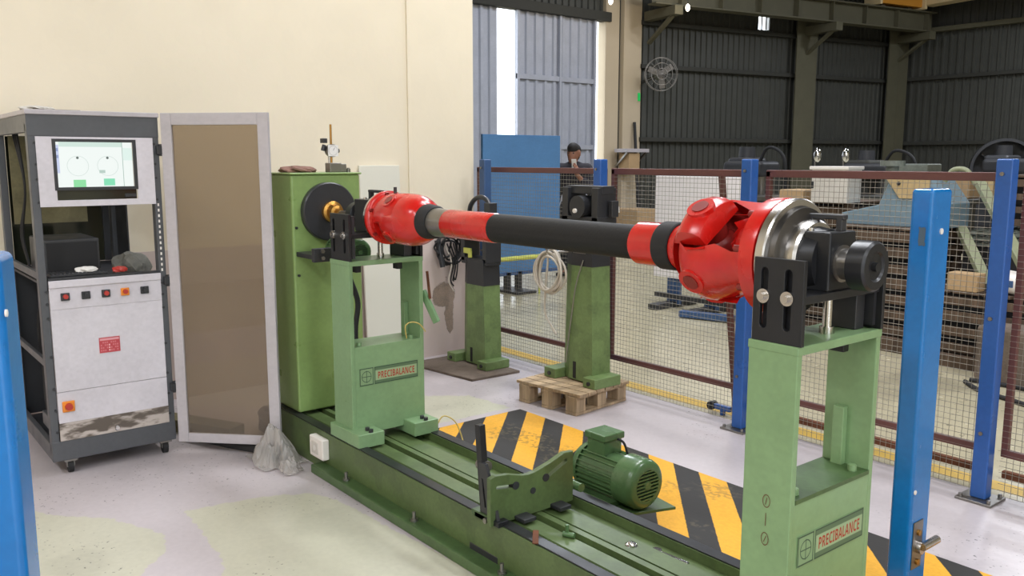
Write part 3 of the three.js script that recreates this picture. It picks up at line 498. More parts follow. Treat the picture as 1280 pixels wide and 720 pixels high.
// dished plate standing across the bed, and the black slotted strut beside it
{
  const t = thing('support_bracket', 'green dished plate with slots standing across the machine bed', 'bracket', [-2.44, 0.2, -2.04]);
  const o = [[1.835, 0.2], [2.25, 0.2], [2.25, 0.405], [2.2, 0.408], [2.13, 0.385], [2.05, 0.365], [2.02, 0.362], [1.99, 0.365], [1.92, 0.385], [1.86, 0.392], [1.835, 0.386]];
  const diag = (x0, y0, x1, y1, r) => { const a = Math.atan2(y1 - y0, x1 - x0), p = []; for (let i = 0; i <= 5; i++) { const b = a - Math.PI / 2 + Math.PI * i / 5; p.push([x1 + r * Math.cos(b), y1 + r * Math.sin(b)]); } for (let i = 0; i <= 5; i++) { const b = a + Math.PI / 2 + Math.PI * i / 5; p.push([x0 + r * Math.cos(b), y0 + r * Math.sin(b)]); } return p; };
  mb().prism(o, 0.022, onX(-2.44), 0.0015, [diag(2.12, 0.335, 2.21, 0.375, 0.007), diag(1.87, 0.345, 1.94, 0.335, 0.007)]).build('plate', M.greenBed, t);
  for (const [z, y, r] of [[-2.105, 0.33, 0.016], [-1.955, 0.334, 0.016], [-2.04, 0.293, 0.013]]) mb().cyl(V(-2.442, y, z), V(-2.415, y, z), r, r, 14).build('bolt', M.blackPaint, t);
  for (const z of [-1.98, -2.16]) mb().box(-2.5, -2.36, 0.2, 0.216, z - 0.03, z + 0.03, 0.003).build('clamp_shoe', M.blackPaint, t);
  mb().box(-2.56, -2.45, 0.2, 0.225, -2.25, -1.85, 0.003).build('foot_bar', M.greenDark, t);
  mb().cyl(V(-2.46, 0.25, -2.28), V(-2.4, 0.25, -2.28), 0.018, 0.018, 14).build('lock_nut', M.greenMotor, t);
}
{
  const t = thing('slotted_strut', 'pair of black slotted steel bars leaning upright against the green dished plate', 'strut', [-2.5, 0.2, -1.87]);
  mb().bar(V(-2.5, 0.2, -1.875), V(-2.535, 0.56, -1.875), 0.03, 0.03, 0.003).build('upright_bar', M.blackSteel, t);
  mb().prism([[-2.505, 0.2], [-2.40, 0.2], [-2.44, 0.33], [-2.48, 0.42], [-2.525, 0.42]], 0.014, onZ(-1.872), 0.001, [[[-2.485, 0.25], [-2.475, 0.25], [-2.495, 0.36], [-2.505, 0.36]]]).build('slotted_bar', M.blackPaint, t);
  mb().box(-2.54, -2.39, 0.2, 0.222, -1.9, -1.85, 0.003).build('foot', M.blackSteel, t);
  mb().cyl(V(-2.55, 0.4, -1.885), V(-2.5, 0.4, -1.885), 0.022, 0.022, 16).build('pivot', M.steelDull, t);
  mb().cyl(V(-2.46, 0.21, -1.85), V(-2.46, 0.21, -1.838), 0.012, 0.012, 6).build('bolt', M.steelDull, t);
}
// small things on the bed
tag(mb().bar(V(-2.27, 0.213, -1.93), V(-2.19, 0.212, -1.86), 0.022, 0.006, 0.002).build('steel_strip', M.rust), 'short rusty flat steel strip lying across the front guide strip of the bed', 'steel strip');
tag(mb().cyl(V(-2.21, 0.2, -2.01), V(-2.17, 0.2, -2.03), 0.01, 0.01, 12).cyl(V(-2.2, 0.2, -2.02), V(-2.2, 0.235, -2.02), 0.007, 0.007, 10).build('clamp_stud', M.greenMotor), 'small green stud in the bed slot near the rusty strip', 'stud');
function crumple(name, c, r, m, label, cat, sx = 1, sy = 0.5, sz = 1, s = 3, spike = 0.25) {
  const g = new THREE.IcosahedronGeometry(r, 4), p = g.attributes.position, v = V(0, 0, 0);
  for (let i = 0; i < p.count; i++) { v.fromBufferAttribute(p, i); const q = v.clone().normalize(), k = 0.7 + 0.6 * at(nB, 300 + 30 * q.x * s + 70 * q.y, 200 + 30 * q.z * s - 50 * q.y); v.multiplyScalar(k * (1 + spike * (at(nC, 90 + 60 * q.x + 37 * q.y, 40 + 60 * q.z - 41 * q.y) - 0.5))); p.setXYZ(i, v.x * sx, Math.max(-r * sy * 0.55, v.y * sy), v.z * sz); }
  g.computeVertexNormals(); return tag(mb().add(g, new THREE.Matrix4().makeTranslation(...c)).build(name, m), label, cat);
}
crumple('crumpled_foil', [-2.01, 0.182, -2.16], 0.022, M.foil, 'crumpled silvery foil scrap lying in the bed trough', 'foil scrap', 1.2, 0.7, 1);
{
  const t = thing('spanner', 'small chrome spanner lying in the bed trough nearest the near pedestal', 'spanner', [-1.93, 0.175, -2.22]);
  mb().bar(V(-1.93, 0.176, -2.21), V(-1.8, 0.176, -2.22), 0.014, 0.007, 0.002).build('shank', M.chrome, t); mb().cyl(V(-1.935, 0.171, -2.21), V(-1.935, 0.182, -2.21), 0.018, 0.018, 12).build('jaw', M.chrome, t);
}
// dial indicator and rag on the headstock
{
  const t = thing('dial_indicator', 'dial gauge on a magnetic stand, on top of the green drive cabinet', 'gauge', [-4.3, 1.484, -2.19]);
  mb().box(-4.33, -4.27, 1.484, 1.535, -2.235, -2.165, 0.004).build('magnet_base', M.steelDull, t);
  mb().box(-4.32, -4.28, 1.484, 1.53, -2.27, -2.237, 0.004).build('switch_block', M.steelDull, t);
  mb().cyl(V(-4.3, 1.53, -2.19), V(-4.3, 1.74, -2.19), 0.006, 0.006, 10).build('post', M.brass, t);
  mb().cyl(V(-4.3, 1.53, -2.175), V(-4.3, 1.6, -2.175), 0.005, 0.005, 10).build('plunger', M.steel, t);
  mb().cyl(V(-4.3, 1.6, -2.185), V(-4.268, 1.6, -2.185), 0.034, 0.034, 28).build('dial_case', M.steelDull, t);
  const face = canvasTex(128, 128, (k) => { k.fillStyle = '#e8e6e6'; k.fillRect(0, 0, 128, 128); k.strokeStyle = '#444'; k.lineWidth = 2; for (let i = 0; i < 40; i++) { const a = i * Math.PI / 20; k.beginPath(); k.moveTo(64 + 50 * Math.cos(a), 64 + 50 * Math.sin(a)); k.lineTo(64 + 58 * Math.cos(a), 64 + 58 * Math.sin(a)); k.stroke(); } k.lineWidth = 4; k.beginPath(); k.moveTo(64, 64); k.lineTo(84, 30); k.stroke(); });
  mat('dialFace', '#ffffff', 0.4, 0, { map: face }); printOnX('dial_face', M.dialFace, t, -4.267, 1.57, 1.63, -2.155, -2.215);
  mb().box(-4.32, -4.28, 1.64, 1.665, -2.16, -2.135, 0.003).cyl(V(-4.3, 1.63, -2.15), V(-4.3, 1.6, -2.14), 0.011, 0.011, 10).cyl(V(-4.3, 1.6, -2.22), V(-4.3, 1.6, -2.235), 0.012, 0.012, 10).build('clamp', M.blackPaint, t);
}
crumple('rag', [-4.38, 1.496, -2.03], 0.085, M.ragRed, 'crumpled reddish rag on top of the green drive cabinet', 'rag', 1.1, 0.28, 1.15, 5);
tag(mb().cyl(V(-4.3, 1.484, -2.29), V(-4.3, 1.502, -2.29), 0.012, 0.012, 12).cyl(V(-4.3, 1.502, -2.29), V(-4.3, 1.508, -2.29), 0.008, 0.008, 10).build('knurled_nut', M.steelDull), 'small round steel nut beside the dial gauge', 'nut');
// hose, hooks and cables round the far pedestal
tag(mb().tube([V(-3.95, 1.03, -2.08), V(-3.96, 0.95, -2.1), V(-3.955, 0.82, -2.14), V(-3.95, 0.68, -2.12), V(-3.94, 0.5, -2.12), V(-3.94, 0.22, -2.14)], 0.014, 10).build('hose', M.rubber), 'black hose hanging down from the small motor behind the far pedestal', 'hose');
tag(mb().tube([V(-3.61, 0.672, -2.22), V(-3.6, 0.74, -2.21), V(-3.59, 0.755, -2.24), V(-3.58, 0.74, -2.28), V(-3.575, 0.7, -2.31)], 0.003, 8).build('yellow_tube', M.yellowHose), 'thin yellow air tube looped over the ledge of the far pedestal', 'tube');
tag(mb().tube([V(-3.56, 0.21, -2.36), V(-3.56, 0.25, -2.4), V(-3.53, 0.22, -2.45), V(-3.47, 0.09, -2.47), V(-3.42, 0.01, -2.46), V(-3.34, 0.01, -2.42)], 0.0035, 8).build('yellow_tube', M.yellowHose), 'thin yellow air tube curling down to the striped floor behind the bed', 'tube');
{
  const t = thing('crank_handle', 'green tube handle sticking out at the back of the far pedestal', 'handle', [-3.62, 0.85, -2.34]);
  mb().bar(V(-3.63, 0.9, -2.33), V(-3.57, 0.74, -2.375), 0.035, 0.03, 0.004).build('grip', M.greenFar, t); mb().cyl(V(-3.6, 1.0, -2.34), V(-3.6, 0.86, -2.355), 0.007, 0.007, 8).build('rod', M.rust, t);
}
// white socket box on the bed's side
{
  const t = thing('socket_box', 'white square socket box fixed at the wall end of the bed side', 'socket box', [-3.83, 0.12, -1.85]);
  mb().box(-3.935, -3.79, 0.068, 0.175, -1.872, -1.832, 0.008).build('body', M.plasticWhite, t); mb().box(-3.905, -3.835, 0.09, 0.15, -1.834, -1.828, 0.004).build('cover', M.cartonWhite, t); mb().cyl(V(-3.87, 0.12, -1.83), V(-3.87, 0.12, -1.826), 0.014, 0.014, 14).build('inlet', M.paper, t);
}
function sheetHeap(name, [x, y, z], w, d, h, m, label, cat, o) {   // a thin film dropped in folds
  const g = new THREE.PlaneGeometry(1, 1, 26, 26).toNonIndexed(), p = g.attributes.position;
  for (let i = 0; i < p.count; i++) {
    const u = p.getX(i), v = p.getY(i), r = Math.min(1, Math.hypot(u, v) * 2), n = at(nB, o + 150 * u, o + 150 * v), q = at(nC, o + 60 * u, 2 * o + 60 * v);
    p.setXYZ(i, x + u * w * (1 + 0.5 * (q - 0.5)) + 0.05 * (n - 0.5), y + h * (1 - r * r) * (0.25 + 1.1 * (1 - Math.abs(2 * n - 1))) * (0.7 + 0.6 * q) + 0.004 + 0.012 * q, z + v * d * (1 + 0.5 * (n - 0.5)) + 0.04 * (q - 0.5));
  }
  g.computeVertexNormals(); return tag(mb().add(g).build(name, m), label, cat);
}
sheetHeap('plastic_bag', [-4.13, 0, -1.735], 0.28, 0.22, 0.13, M.bagFilm, 'crumpled clear plastic bag on the floor at the end of the bed', 'plastic bag', 40);
sheetHeap('plastic_bag', [-3.95, 0, -1.73], 0.15, 0.1, 0.05, M.bagFilm, 'flattened clear plastic bag on the floor nearest the white socket box', 'plastic bag', 230);
crumple('dark_rag', [-4.6, 0.06, -1.97], 0.12, M.ragBrown, 'dark brown rag heaped behind the plastic bag beside the headstock', 'rag', 1.0, 0.9, 1.0, 4);
tag(mb().tube([V(-4.75, 0.03, -1.5), V(-4.45, 0.03, -1.62), V(-4.28, 0.03, -1.7), V(-4.12, 0.025, -1.745), V(-4.0, 0.02, -1.74)], 0.024, 10).build('cable_hose', M.rubber), 'thick black cable hose lying on the floor under the cabinet door', 'cable');
tag(mb().bar(V(-5.2, 0.035, -1.42), V(-4.62, 0.035, -1.72), 0.12, 0.07, 0.006).build('cable_duct', M.oliveDuct), 'low olive cable duct on the floor behind the open cabinet door', 'cable duct');
tag(mb().bar(V(-5.55, 0.01, -3.25), V(-5.63, 1.51, -3.25), 0.02, 0.34, 0.003, V(0, 0, 1)).build('white_board', M.boardWhite), 'plain white board leaning on the plaster wall behind the headstock', 'board');
// ---------------------------------------------------------------- control cabinet
{
  const X = -4.6, XB = -5.52, Z0 = -0.785, Z1 = -1.378;
  const t = thing('control_cabinet', 'tall grey control cabinet on castors with a screen and an open tinted door', 'cabinet', [(X + XB) / 2, 0, (Z0 + Z1) / 2]);
  for (const [x, z] of [[X, Z0], [X, Z1], [XB, Z0], [XB, Z1]]) { const sx = x === X ? -1 : 1, sz = z === Z0 ? -1 : 1; mb().box(x, x + sx * 0.055, 0.1, 1.72, z, z + sz * 0.036, 0.004).build('corner_post', M.rack, t); }
  mb().box(X + 0.0015, X - 0.03, 1.66, 1.765, Z0 + 0.001, Z1 - 0.001, 0.004).build('header', M.rack, t); mb().box(X, XB, 1.68, 1.765, Z0, Z0 - 0.03, 0.004).build('side_header', M.rack, t); mb().box(X, XB, 1.68, 1.765, Z1, Z1 + 0.03, 0.004).build('side_header', M.rack, t);
  mb().box(X + 0.008, XB, 1.762, 1.785, Z0 + 0.006, Z1 - 0.006, 0.004).build('top_cover', M.doorFrame, t);
  mb().box(X + 0.0015, X - 0.03, 0.07, 0.172, Z0 + 0.001, Z1 - 0.001, 0.004).build('plinth', M.rack, t); mb().box(X, XB, 0.07, 0.15, Z0, Z0 - 0.03, 0.004).build('side_plinth', M.rack, t); mb().box(X, XB, 0.07, 0.15, Z1, Z1 + 0.03, 0.004).build('side_plinth', M.rack, t);
  mb().box(X - 0.02, XB, 0.072, 0.09, Z0 - 0.02, Z1 + 0.02).build('floor_pan', M.rackDark, t);
  for (const y of [0.98, 0.55]) mb().box(X - 0.05, XB + 0.05, y, y + 0.035, Z0, Z0 - 0.02, 0.003).build('side_rail', M.rack, t);
  mb().box(X - 0.05, XB + 0.05, 0.1, 0.95, Z1 + 0.004, Z1 + 0.012).build('side_sheet', M.rackDark, t); mb().box(-5.24, XB + 0.05, 0.96, 1.7, Z1 + 0.004, Z1 + 0.012).build('side_sheet', M.rackDark, t); mb().box(XB + 0.004, XB + 0.012, 0.1, 0.94, Z0 - 0.03, Z1 + 0.03).build('rear_sheet', M.rackDark, t);
  // screws down the front posts
  for (const z of [Z0 - 0.028, Z1 + 0.026]) for (const y of [1.63, 1.53, 1.46, 1.35, 0.92, 0.86, 0.79, 0.6, 0.44, 0.33, 0.22]) mb().cyl(V(X - 0.002, y, z), V(X + 0.008, y, z), 0.007, 0.007, 8).build('screw', M.blackPaint, t);
  const perf = mb(); for (let y = 0.98; y < 1.32; y += 0.028) perf.box(X - 0.003, X + 0.0012, y, y + 0.014, Z1 + 0.016, Z1 + 0.024); perf.build('rack_holes', M.plasticWhite, t);
  // monitor panel with its window
  const zz = (z) => -z, win = [[0.892, 1.358], [1.259, 1.358], [1.255, 1.642], [0.892, 1.642]];
  mb().prism([[0.816, 1.328], [1.345, 1.328], [1.345, 1.66], [0.816, 1.66]], 0.006, onX(X + 0.006), 0.0008, [win]).build('monitor_panel', M.panelWhite, t);
  const bez = mb().prism([[0.884, 1.405], [1.263, 1.405], [1.263, 1.65], [0.884, 1.65]], 0.012, onX(X + 0.002), 0.001, [[[0.9, 1.42], [1.247, 1.42], [1.247, 1.636], [0.9, 1.636]]]); bez.build('screen_bezel', M.blackPaint, t);
  const ui = canvasTex(512, 320, (k, w, h) => {
    k.fillStyle = '#f4fbf8'; k.fillRect(0, 0, w, h); k.fillStyle = '#d3e8df'; k.fillRect(24, 0, 420, 34); k.fillStyle = '#c9d2f0'; k.fillRect(0, 20, 22, 200); k.fillStyle = '#8f9cc8'; k.fillRect(4, 44, 14, 22); k.fillRect(4, 92, 14, 22);
    k.strokeStyle = '#7c9f93'; k.lineWidth = 3; k.beginPath(); k.moveTo(444, 0); k.lineTo(444, h); k.stroke(); k.fillStyle = '#e2f5ee'; k.fillRect(448, 40, 64, 90);
    for (const x of [140, 340]) { k.fillStyle = '#5d6a66'; k.beginPath(); k.arc(x, 112, 9, 0, 7); k.fill(); k.strokeStyle = '#cfded8'; k.beginPath(); k.arc(x, 170, 70, 0, 7); k.stroke(); }
    k.fillStyle = '#8fe0a4'; k.fillRect(104, 268, 82, 52); k.fillStyle = '#86e2b8'; k.fillRect(306, 262, 76, 50); k.fillStyle = '#b9cfc6'; k.fillRect(280, 200, 40, 22);
  });
  mat('screenOn', '#111111', 0.3, 0, { emissive: '#ffffff', emissiveMap: ui, emissiveIntensity: 0.66 });
  printOnX('screen', M.screenOn, t, X - 0.006, 1.42, 1.636, -0.9, -1.247, 'lit screen');
  const sl = new THREE.RectAreaLight(0xf2fff8, 0.9, 0.34, 0.21); sl.position.set(X + 0.012, 1.528, -1.073); sl.rotation.y = -Math.PI / 2; sl.name = 'screen_light'; scene.add(sl);
  mb().box(X - 0.012, X - 0.004, 1.358, 1.406, -0.892, -1.257).build('window_strip', M.smoke, t); mb().box(X - 0.004, X + 0.004, 1.366, 1.384, -1.2, -1.254, 0.003).build('sticker_plate', M.blackPaint, t);
  // open bay: shelf, tinted rear door
  mb().box(X - 0.01, XB + 0.02, 0.945, 0.957, Z0 - 0.022, Z1 + 0.022).build('shelf', M.rackDark, t);
  mb().box(X - 0.01, X + 0.012, 0.936, 0.972, -0.824, -1.347, 0.003).build('drawer_front', M.panelWhite, t); mb().box(X - 0.02, X + 0.004, 0.972, 0.985, -0.824, -1.347, 0.002).build('drawer_slot', M.blackPaint, t);
  mb().box(XB + 0.004, XB + 0.012, 0.96, 1.68, -0.83, -1.34).build('rear_glass', M.smoke, t); mb().box(XB + 0.012, XB + 0.03, 0.96, 1.68, -1.3, -1.335, 0.002).build('rear_frame', M.rackDark, t);
  mb().box(XB + 0.1, XB + 0.11, 1.2, 1.68, -0.83, -1.2).build('reflection_plate', M.oliveDuct, t);  // added plate: its olive colour stands in for the reflection in the rear glass
  // control strip with its switches
  mb().box(X - 0.004, X + 0.006, 0.83, 0.936, -0.824, -1.347, 0.002).build('switch_panel', M.panelWhite, t);
  const sw = [[-0.892, M.blackPaint, M.plasticRed], [-0.985, M.blackPaint, M.blackPaint], [-1.077, M.blackPaint, M.plasticRed], [-1.167, M.plasticOrange, M.plasticRed], [-1.262, M.blackPaint, M.blackPaint]];
  for (const [z, a, b] of sw) { const o = mb().box(X + 0.006, X + 0.016, 0.872, 0.91, z - 0.02, z + 0.02, 0.003).build('switch', a, t); mb().cyl(V(X + 0.016, 0.893, z), V(X + 0.03, 0.893, z), 0.012, 0.011, 14).build('knob', b, o); }
  // lower panels
  mb().box(X - 0.004, X + 0.004, 0.42, 0.83, -0.824, -1.347, 0.0015).build('front_panel', M.panelWhite, t); mb().box(X - 0.004, X + 0.0042, 0.262, 0.418, -0.824, -1.347, 0.0015).build('front_panel', M.panelWhite, t);
  {
    const g = new THREE.BoxGeometry(0.01, 0.09, 0.523).toNonIndexed(); g.translate(X, 0.217, -1.0855); const p = g.attributes.position; for (let i = 0; i < p.count; i++) g.attributes.uv.setXY(i, (-p.getZ(i) - 0.824) / 0.523, (p.getY(i) - 0.172) / 0.09);
    const b = mb(); b.g.push(g); const o = b.raw().build('kick_panel', M.stained, t, 'dirt-stained lower panel'); mb().lathe([[0, 0.01], [0.012, 0.008], [0.018, 0.013], [0.024, 0.01], [0.025, 0]], V(X + 0.005, 0.196, -1.085)).build('knob', M.chrome, o);
  }
  const ms = mb().box(X + 0.004, X + 0.014, 0.318, 0.372, -0.842, -0.898, 0.003).build('main_switch', M.plasticOrange, t); mb().cyl(V(X + 0.014, 0.345, -0.87), V(X + 0.032, 0.345, -0.87), 0.018, 0.016, 16).build('knob', M.plasticRed, ms);
  const st = canvasTex(256, 192, (k, w, h) => { k.fillStyle = '#b8434b'; k.fillRect(0, 0, w, h); k.fillStyle = '#d99aa0'; k.fillRect(10, 12, w - 20, 26); for (let r = 0; r < 4; r++) for (let i = 0; i < 9; i++) if ((i * 7 + r * 5) % 4) { k.fillStyle = i === 4 ? '#e8b5b8' : '#cd7278'; k.fillRect(16 + i * 25, 54 + r * 33, 17, 20); } });
  mat('warning', '#ffffff', 0.5, 0, { map: st }); printOnX('warning_label', M.warning, t, X + 0.0056, 0.59, 0.668, -1.03, -1.128, 'red warning label');
  // castors
  for (const [x, z] of [[X - 0.03, -0.865], [X - 0.03, -1.325], [XB + 0.05, -0.865], [XB + 0.05, -1.325]]) { const o = mb().cyl(V(x, 0.032, z - 0.012), V(x, 0.032, z + 0.012), 0.032, 0.032, 20).build('castor', M.rubber, t); mb().box(x - 0.03, x + 0.03, 0.062, 0.07, z - 0.03, z + 0.03).box(x - 0.014, x + 0.016, 0.03, 0.064, z + 0.014, z + 0.018).box(x - 0.014, x + 0.016, 0.03, 0.064, z - 0.018, z - 0.014).build('fork', M.steelDull, o); }
  // inside, seen through the open side: component plate, trunking, cables
  mb().box(-4.95, -4.965, 0.12, 0.94, -0.84, -1.34).build('component_plate', M.rackDark, t); mb().box(-4.75, -4.79, 0.2, 0.9, -0.83, -0.86, 0.003).build('trunking', M.doorFrame, t);
  mb().box(-4.72, -5.0, 0.17, 0.24, -0.82, -0.86, 0.003).build('inner_drawer', M.rack, t);
  for (let i = 0; i < 5; i++) { const o = rr(0, 0.06); mb().tube([V(-4.85 - o, 0.9, -0.85), V(-4.9 - o * 2, 0.7, -0.835), V(-5.0 - o, 0.45, -0.85), V(-4.92 - o, 0.25, -0.84), V(-4.85, 0.16, -0.86)], 0.005, 6, 20).build('cable', M.rubber, t); }
  for (let i = 0; i < 3; i++) mb().tube([V(-5.2 - i * 0.06, 1.7, -0.84), V(-5.15, 1.4, -0.85), V(-5.25 - i * 0.03, 1.15, -0.84), V(-5.2, 0.98, -0.85)], 0.006, 6, 18).build('cable', M.rubber, t);
  // the door: frame and tinted pane, swung right round on its hinges
  const A = V(-4.585, 0, -1.392), B = V(-4.18, 0, -1.79), P = (k, y, o = 0) => A.clone().lerp(B, k).setY(y).add(V(0.7, 0, 0.71).multiplyScalar(o)), y0 = 0.06, y1 = 1.785;
  const d = mb(); d.bar(P(0, y0), P(0, y1), 0.052, 0.026, 0.003, B.clone().sub(A)); d.g.pop();
  const side = B.clone().sub(A).normalize(), nrm = V(-side.z, 0, side.x);
  const slab = (k0, k1, ya, yb, th, name, m, parent) => { const W = A.distanceTo(B), M4 = new THREE.Matrix4().makeBasis(side, UP, side.clone().cross(UP)).setPosition(P((k0 + k1) / 2, (ya + yb) / 2)); return mb().add(new RoundedBoxGeometry(W * (k1 - k0), yb - ya, th, 1, Math.min(0.003, th / 2.1)), M4).build(name, m, parent); };
  const door = slab(0, 0.1, y0, y1, 0.024, 'door', M.doorFrame, t); door.userData.label = 'open door in a pale frame with a brown tinted pane';
  slab(0.9, 1, y0, y1, 0.024, 'door_stile', M.doorFrame, door); slab(0.1, 0.9, y0, y0 + 0.05, 0.024, 'door_rail', M.doorFrame, door); slab(0.1, 0.9, y1 - 0.06, y1, 0.024, 'door_rail', M.doorFrame, door); slab(0.09, 0.91, y0 + 0.045, y1 - 0.055, 0.005, 'pane', M.acrylic, door);
  for (const y of [1.6, 0.93, 0.36]) mb().cyl(V(-4.592, y - 0.03, -1.384), V(-4.592, y + 0.03, -1.384), 0.011, 0.011, 10).box(-4.6, -4.575, y - 0.022, y + 0.022, -1.36, -1.42, 0.003).build('hinge', M.blackPaint, door);
}
// what lies in and on the cabinet
{
  const t = thing('computer_case', 'flat black computer box standing in the open bay of the control cabinet', 'computer', [-4.95, 0.957, -1.0]);
  mb().box(-5.15, -4.78, 0.957, 1.155, -0.85, -1.105, 0.006).build('case', M.blackPaint, t); mb().box(-4.782, -4.776, 0.97, 1.14, -0.86, -1.095, 0.002).build('front_bezel', M.rubber, t);
}
crumple('cloth_bundle', [-4.75, 0.99, -1.25], 0.09, M.cloth, 'crumpled grey cloth bundle on the right of the cabinet shelf', 'cloth', 1.1, 0.95, 1.0, 4);
{
  const t = thing('keyboard', 'dark keyboard lying on the cabinet shelf before the black box', 'keyboard', [-4.66, 0.985, -0.98]);
  mb().box(-4.73, -4.625, 0.985, 0.997, -0.84, -1.1, 0.003).build('base', M.blackPaint, t);
  const kk = mb(); for (let i = 0; i < 14; i++) for (let j = 0; j < 5; j++) kk.box(-4.72 + j * 0.019, -4.706 + j * 0.019, 0.996, 1.002, -0.848 - i * 0.0175, -0.861 - i * 0.0175); kk.build('keys', M.rackDark, t);
}
crumple('paper_scrap', [-4.66, 1.008, -1.01], 0.035, M.paper, 'crumpled pale paper scrap lying on the keyboard', 'paper', 1, 0.5, 1.4, 4);
crumple('red_scrap', [-4.63, 1.0, -1.16], 0.026, M.plasticRed, 'small red crumpled packet at the front of the cabinet shelf', 'packet', 1, 0.7, 1.3, 4);
tag(mb().box(-4.95, -4.72, 1.785, 1.793, -0.84, -1.05, 0.002).build('folder', M.matBoard), 'thin brown folder lying on top of the control cabinet', 'folder');
crumple('paper_wad', [-4.85, 1.801, -0.88], 0.05, M.cartonWhite, 'crumpled paper wad on the left end of the folder on the cabinet', 'paper', 1.2, 0.28, 1.5, 4);
// ---------------------------------------------------------------- spare pedestals on the mat and the pallet
tag(mb().prism([[-5.52, 3.40], [-4.80, 3.486], [-4.79, 3.91], [-5.52, 3.91]], 0.018, onY(0), 0.002).build('floor_board', M.matBoard), 'worn brown board lying flat on the floor by the plaster wall', 'board');
{
  const t = thing('pallet', 'small wooden pallet on the white floor under a green pedestal', 'pallet', [-4.0, 0, -3.7]);
  const c = [-4.22, -3.42, -3.745, -3.475];     // near edge from the left corner to the corner nearest the camera
  const ux = V(0.99, 0, -0.115), uz = V(-0.115, 0, -0.99), O = V(-4.215, 0, -3.43), P = (a, b, y) => O.clone().addScaledVector(ux, a).addScaledVector(uz, b).setY(y), La = 0.5, Lb = 0.5;
  for (let i = 0; i < 6; i++) mb().bar(P(-0.02, 0.04 + i * 0.084, 0.129), P(La + 0.02, 0.04 + i * 0.084, 0.129), 0.074, 0.018, 0.002).build('deck_board', M.pallet, t);
  for (const a of [0.05, 0.25, 0.45]) { mb().bar(P(a, 0, 0.109), P(a, Lb, 0.109), 0.09, 0.018, 0.002).build('stringer_board', M.pallet, t); for (const b of [0.045, 0.25, 0.455]) mb().bar(P(a - 0.045, b, 0.06), P(a + 0.045, b, 0.06), 0.085, 0.08, 0.002).build('block', M.pallet, t); mb().bar(P(a, 0, 0.01), P(a, Lb, 0.01), 0.09, 0.018, 0.002).build('runner_board', M.pallet, t); }
}
function spare(label, x0, x1, zf, zb, y0, yg, yt, head) {
  const t = thing('spare_pedestal', label, 'pedestal', [(x0 + x1) / 2, y0, (zf + zb) / 2]), G = M.greenSpare, K = M.blackPaint, tp = 0.02;
  const body = (ya, yb, ia, ib, name, m) => { // a slightly tapering box column with a folded front
    const a = [[x0 + ia, zf - 0.045], [x0 + ia + 0.09, zf], [x1 - ia, zf], [x1 - ia, zb], [x0 + ia, zb]], b2 = [[x0 + ib, zf - 0.045], [x0 + ib + 0.09, zf], [x1 - ib, zf], [x1 - ib, zb], [x0 + ib, zb]], pos = [], n = 5;
    const q = (p, y) => [p[0], y, p[1]];
    for (let i = 0; i < n; i++) { const j = (i + 1) % n; pos.push(...q(a[i], ya), ...q(a[j], ya), ...q(b2[j], yb), ...q(a[i], ya), ...q(b2[j], yb), ...q(b2[i], yb)); }
    for (let i = 1; i < n - 1; i++) { pos.push(...q(b2[0], yb), ...q(b2[i], yb), ...q(b2[i + 1], yb)); pos.push(...q(a[0], ya), ...q(a[i + 1], ya), ...q(a[i], ya)); }
    const g = new THREE.BufferGeometry(); g.setAttribute('position', new THREE.BufferAttribute(new Float32Array(pos), 3)); g.computeVertexNormals(); return mb().add(g).build(name, m, t);
  };
  body(y0 + 0.012, yg, 0, tp, 'column', G); body(yg, yt, tp - 0.003, tp + 0.005, 'upper_column', K);
  for (const x of [x0 - 0.03, x1 + 0.03]) { const o = mb().box(x - 0.055, x + 0.055, y0, y0 + 0.065, zb - 0.01, zf + 0.06, 0.006).build('foot', G, t); mb().cyl(V(x, y0 + 0.03, zf + 0.058), V(x, y0 + 0.03, zf + 0.068), 0.014, 0.014, 10).build('bolt', K, o); }
  const sx = (x0 + x1) / 2 - 0.01; mb().box(sx - 0.014, sx + 0.014, y0 + 0.02, y0 + 0.13, zf - 0.01, zf + 0.0015).build('slot', M.rubber, t);
  head(t, K); return t;
}
spare('green pedestal with black top and arched handle on the brown floor board', -5.33, -5.0, -3.752, -3.905, 0.018, 0.63, 0.82, (t, K) => {
  for (const x of [-5.315, -5.045]) mb().box(x, x + 0.05, 0.8, 1.06, -3.9, -3.76, 0.004).build('side_post', K, t);
  mb().box(-5.31, -5.0, 0.78, 0.83, -3.9, -3.76, 0.004).box(-5.31, -5.0, 0.96, 1.03, -3.9, -3.76, 0.004).build('cross_block', K, t);
  mb().cyl(V(-5.15, 1.1, -3.72), V(-5.15, 1.1, -3.9), 0.075, 0.075, 24).build('roller_housing', K, t);
  mb().tube([V(-5.29, 1.05, -3.83), V(-5.285, 1.2, -3.83), V(-5.2, 1.27, -3.83), V(-5.1, 1.27, -3.83), V(-5.03, 1.2, -3.83), V(-5.02, 1.05, -3.83)], 0.018, 8).build('arched_handle', K, t);
  mb().box(-5.06, -4.99, 1.02, 1.24, -3.86, -3.79, 0.004).build('clamp_arm', K, t);
  mb().box(-5.26, -5.17, 0.86, 0.9, -3.758, -3.745, 0.002).box(-5.20, -5.165, 0.83, 0.88, -3.758, -3.744, 0.002).build('yellow_tab', M.yellowPipe, t);
});
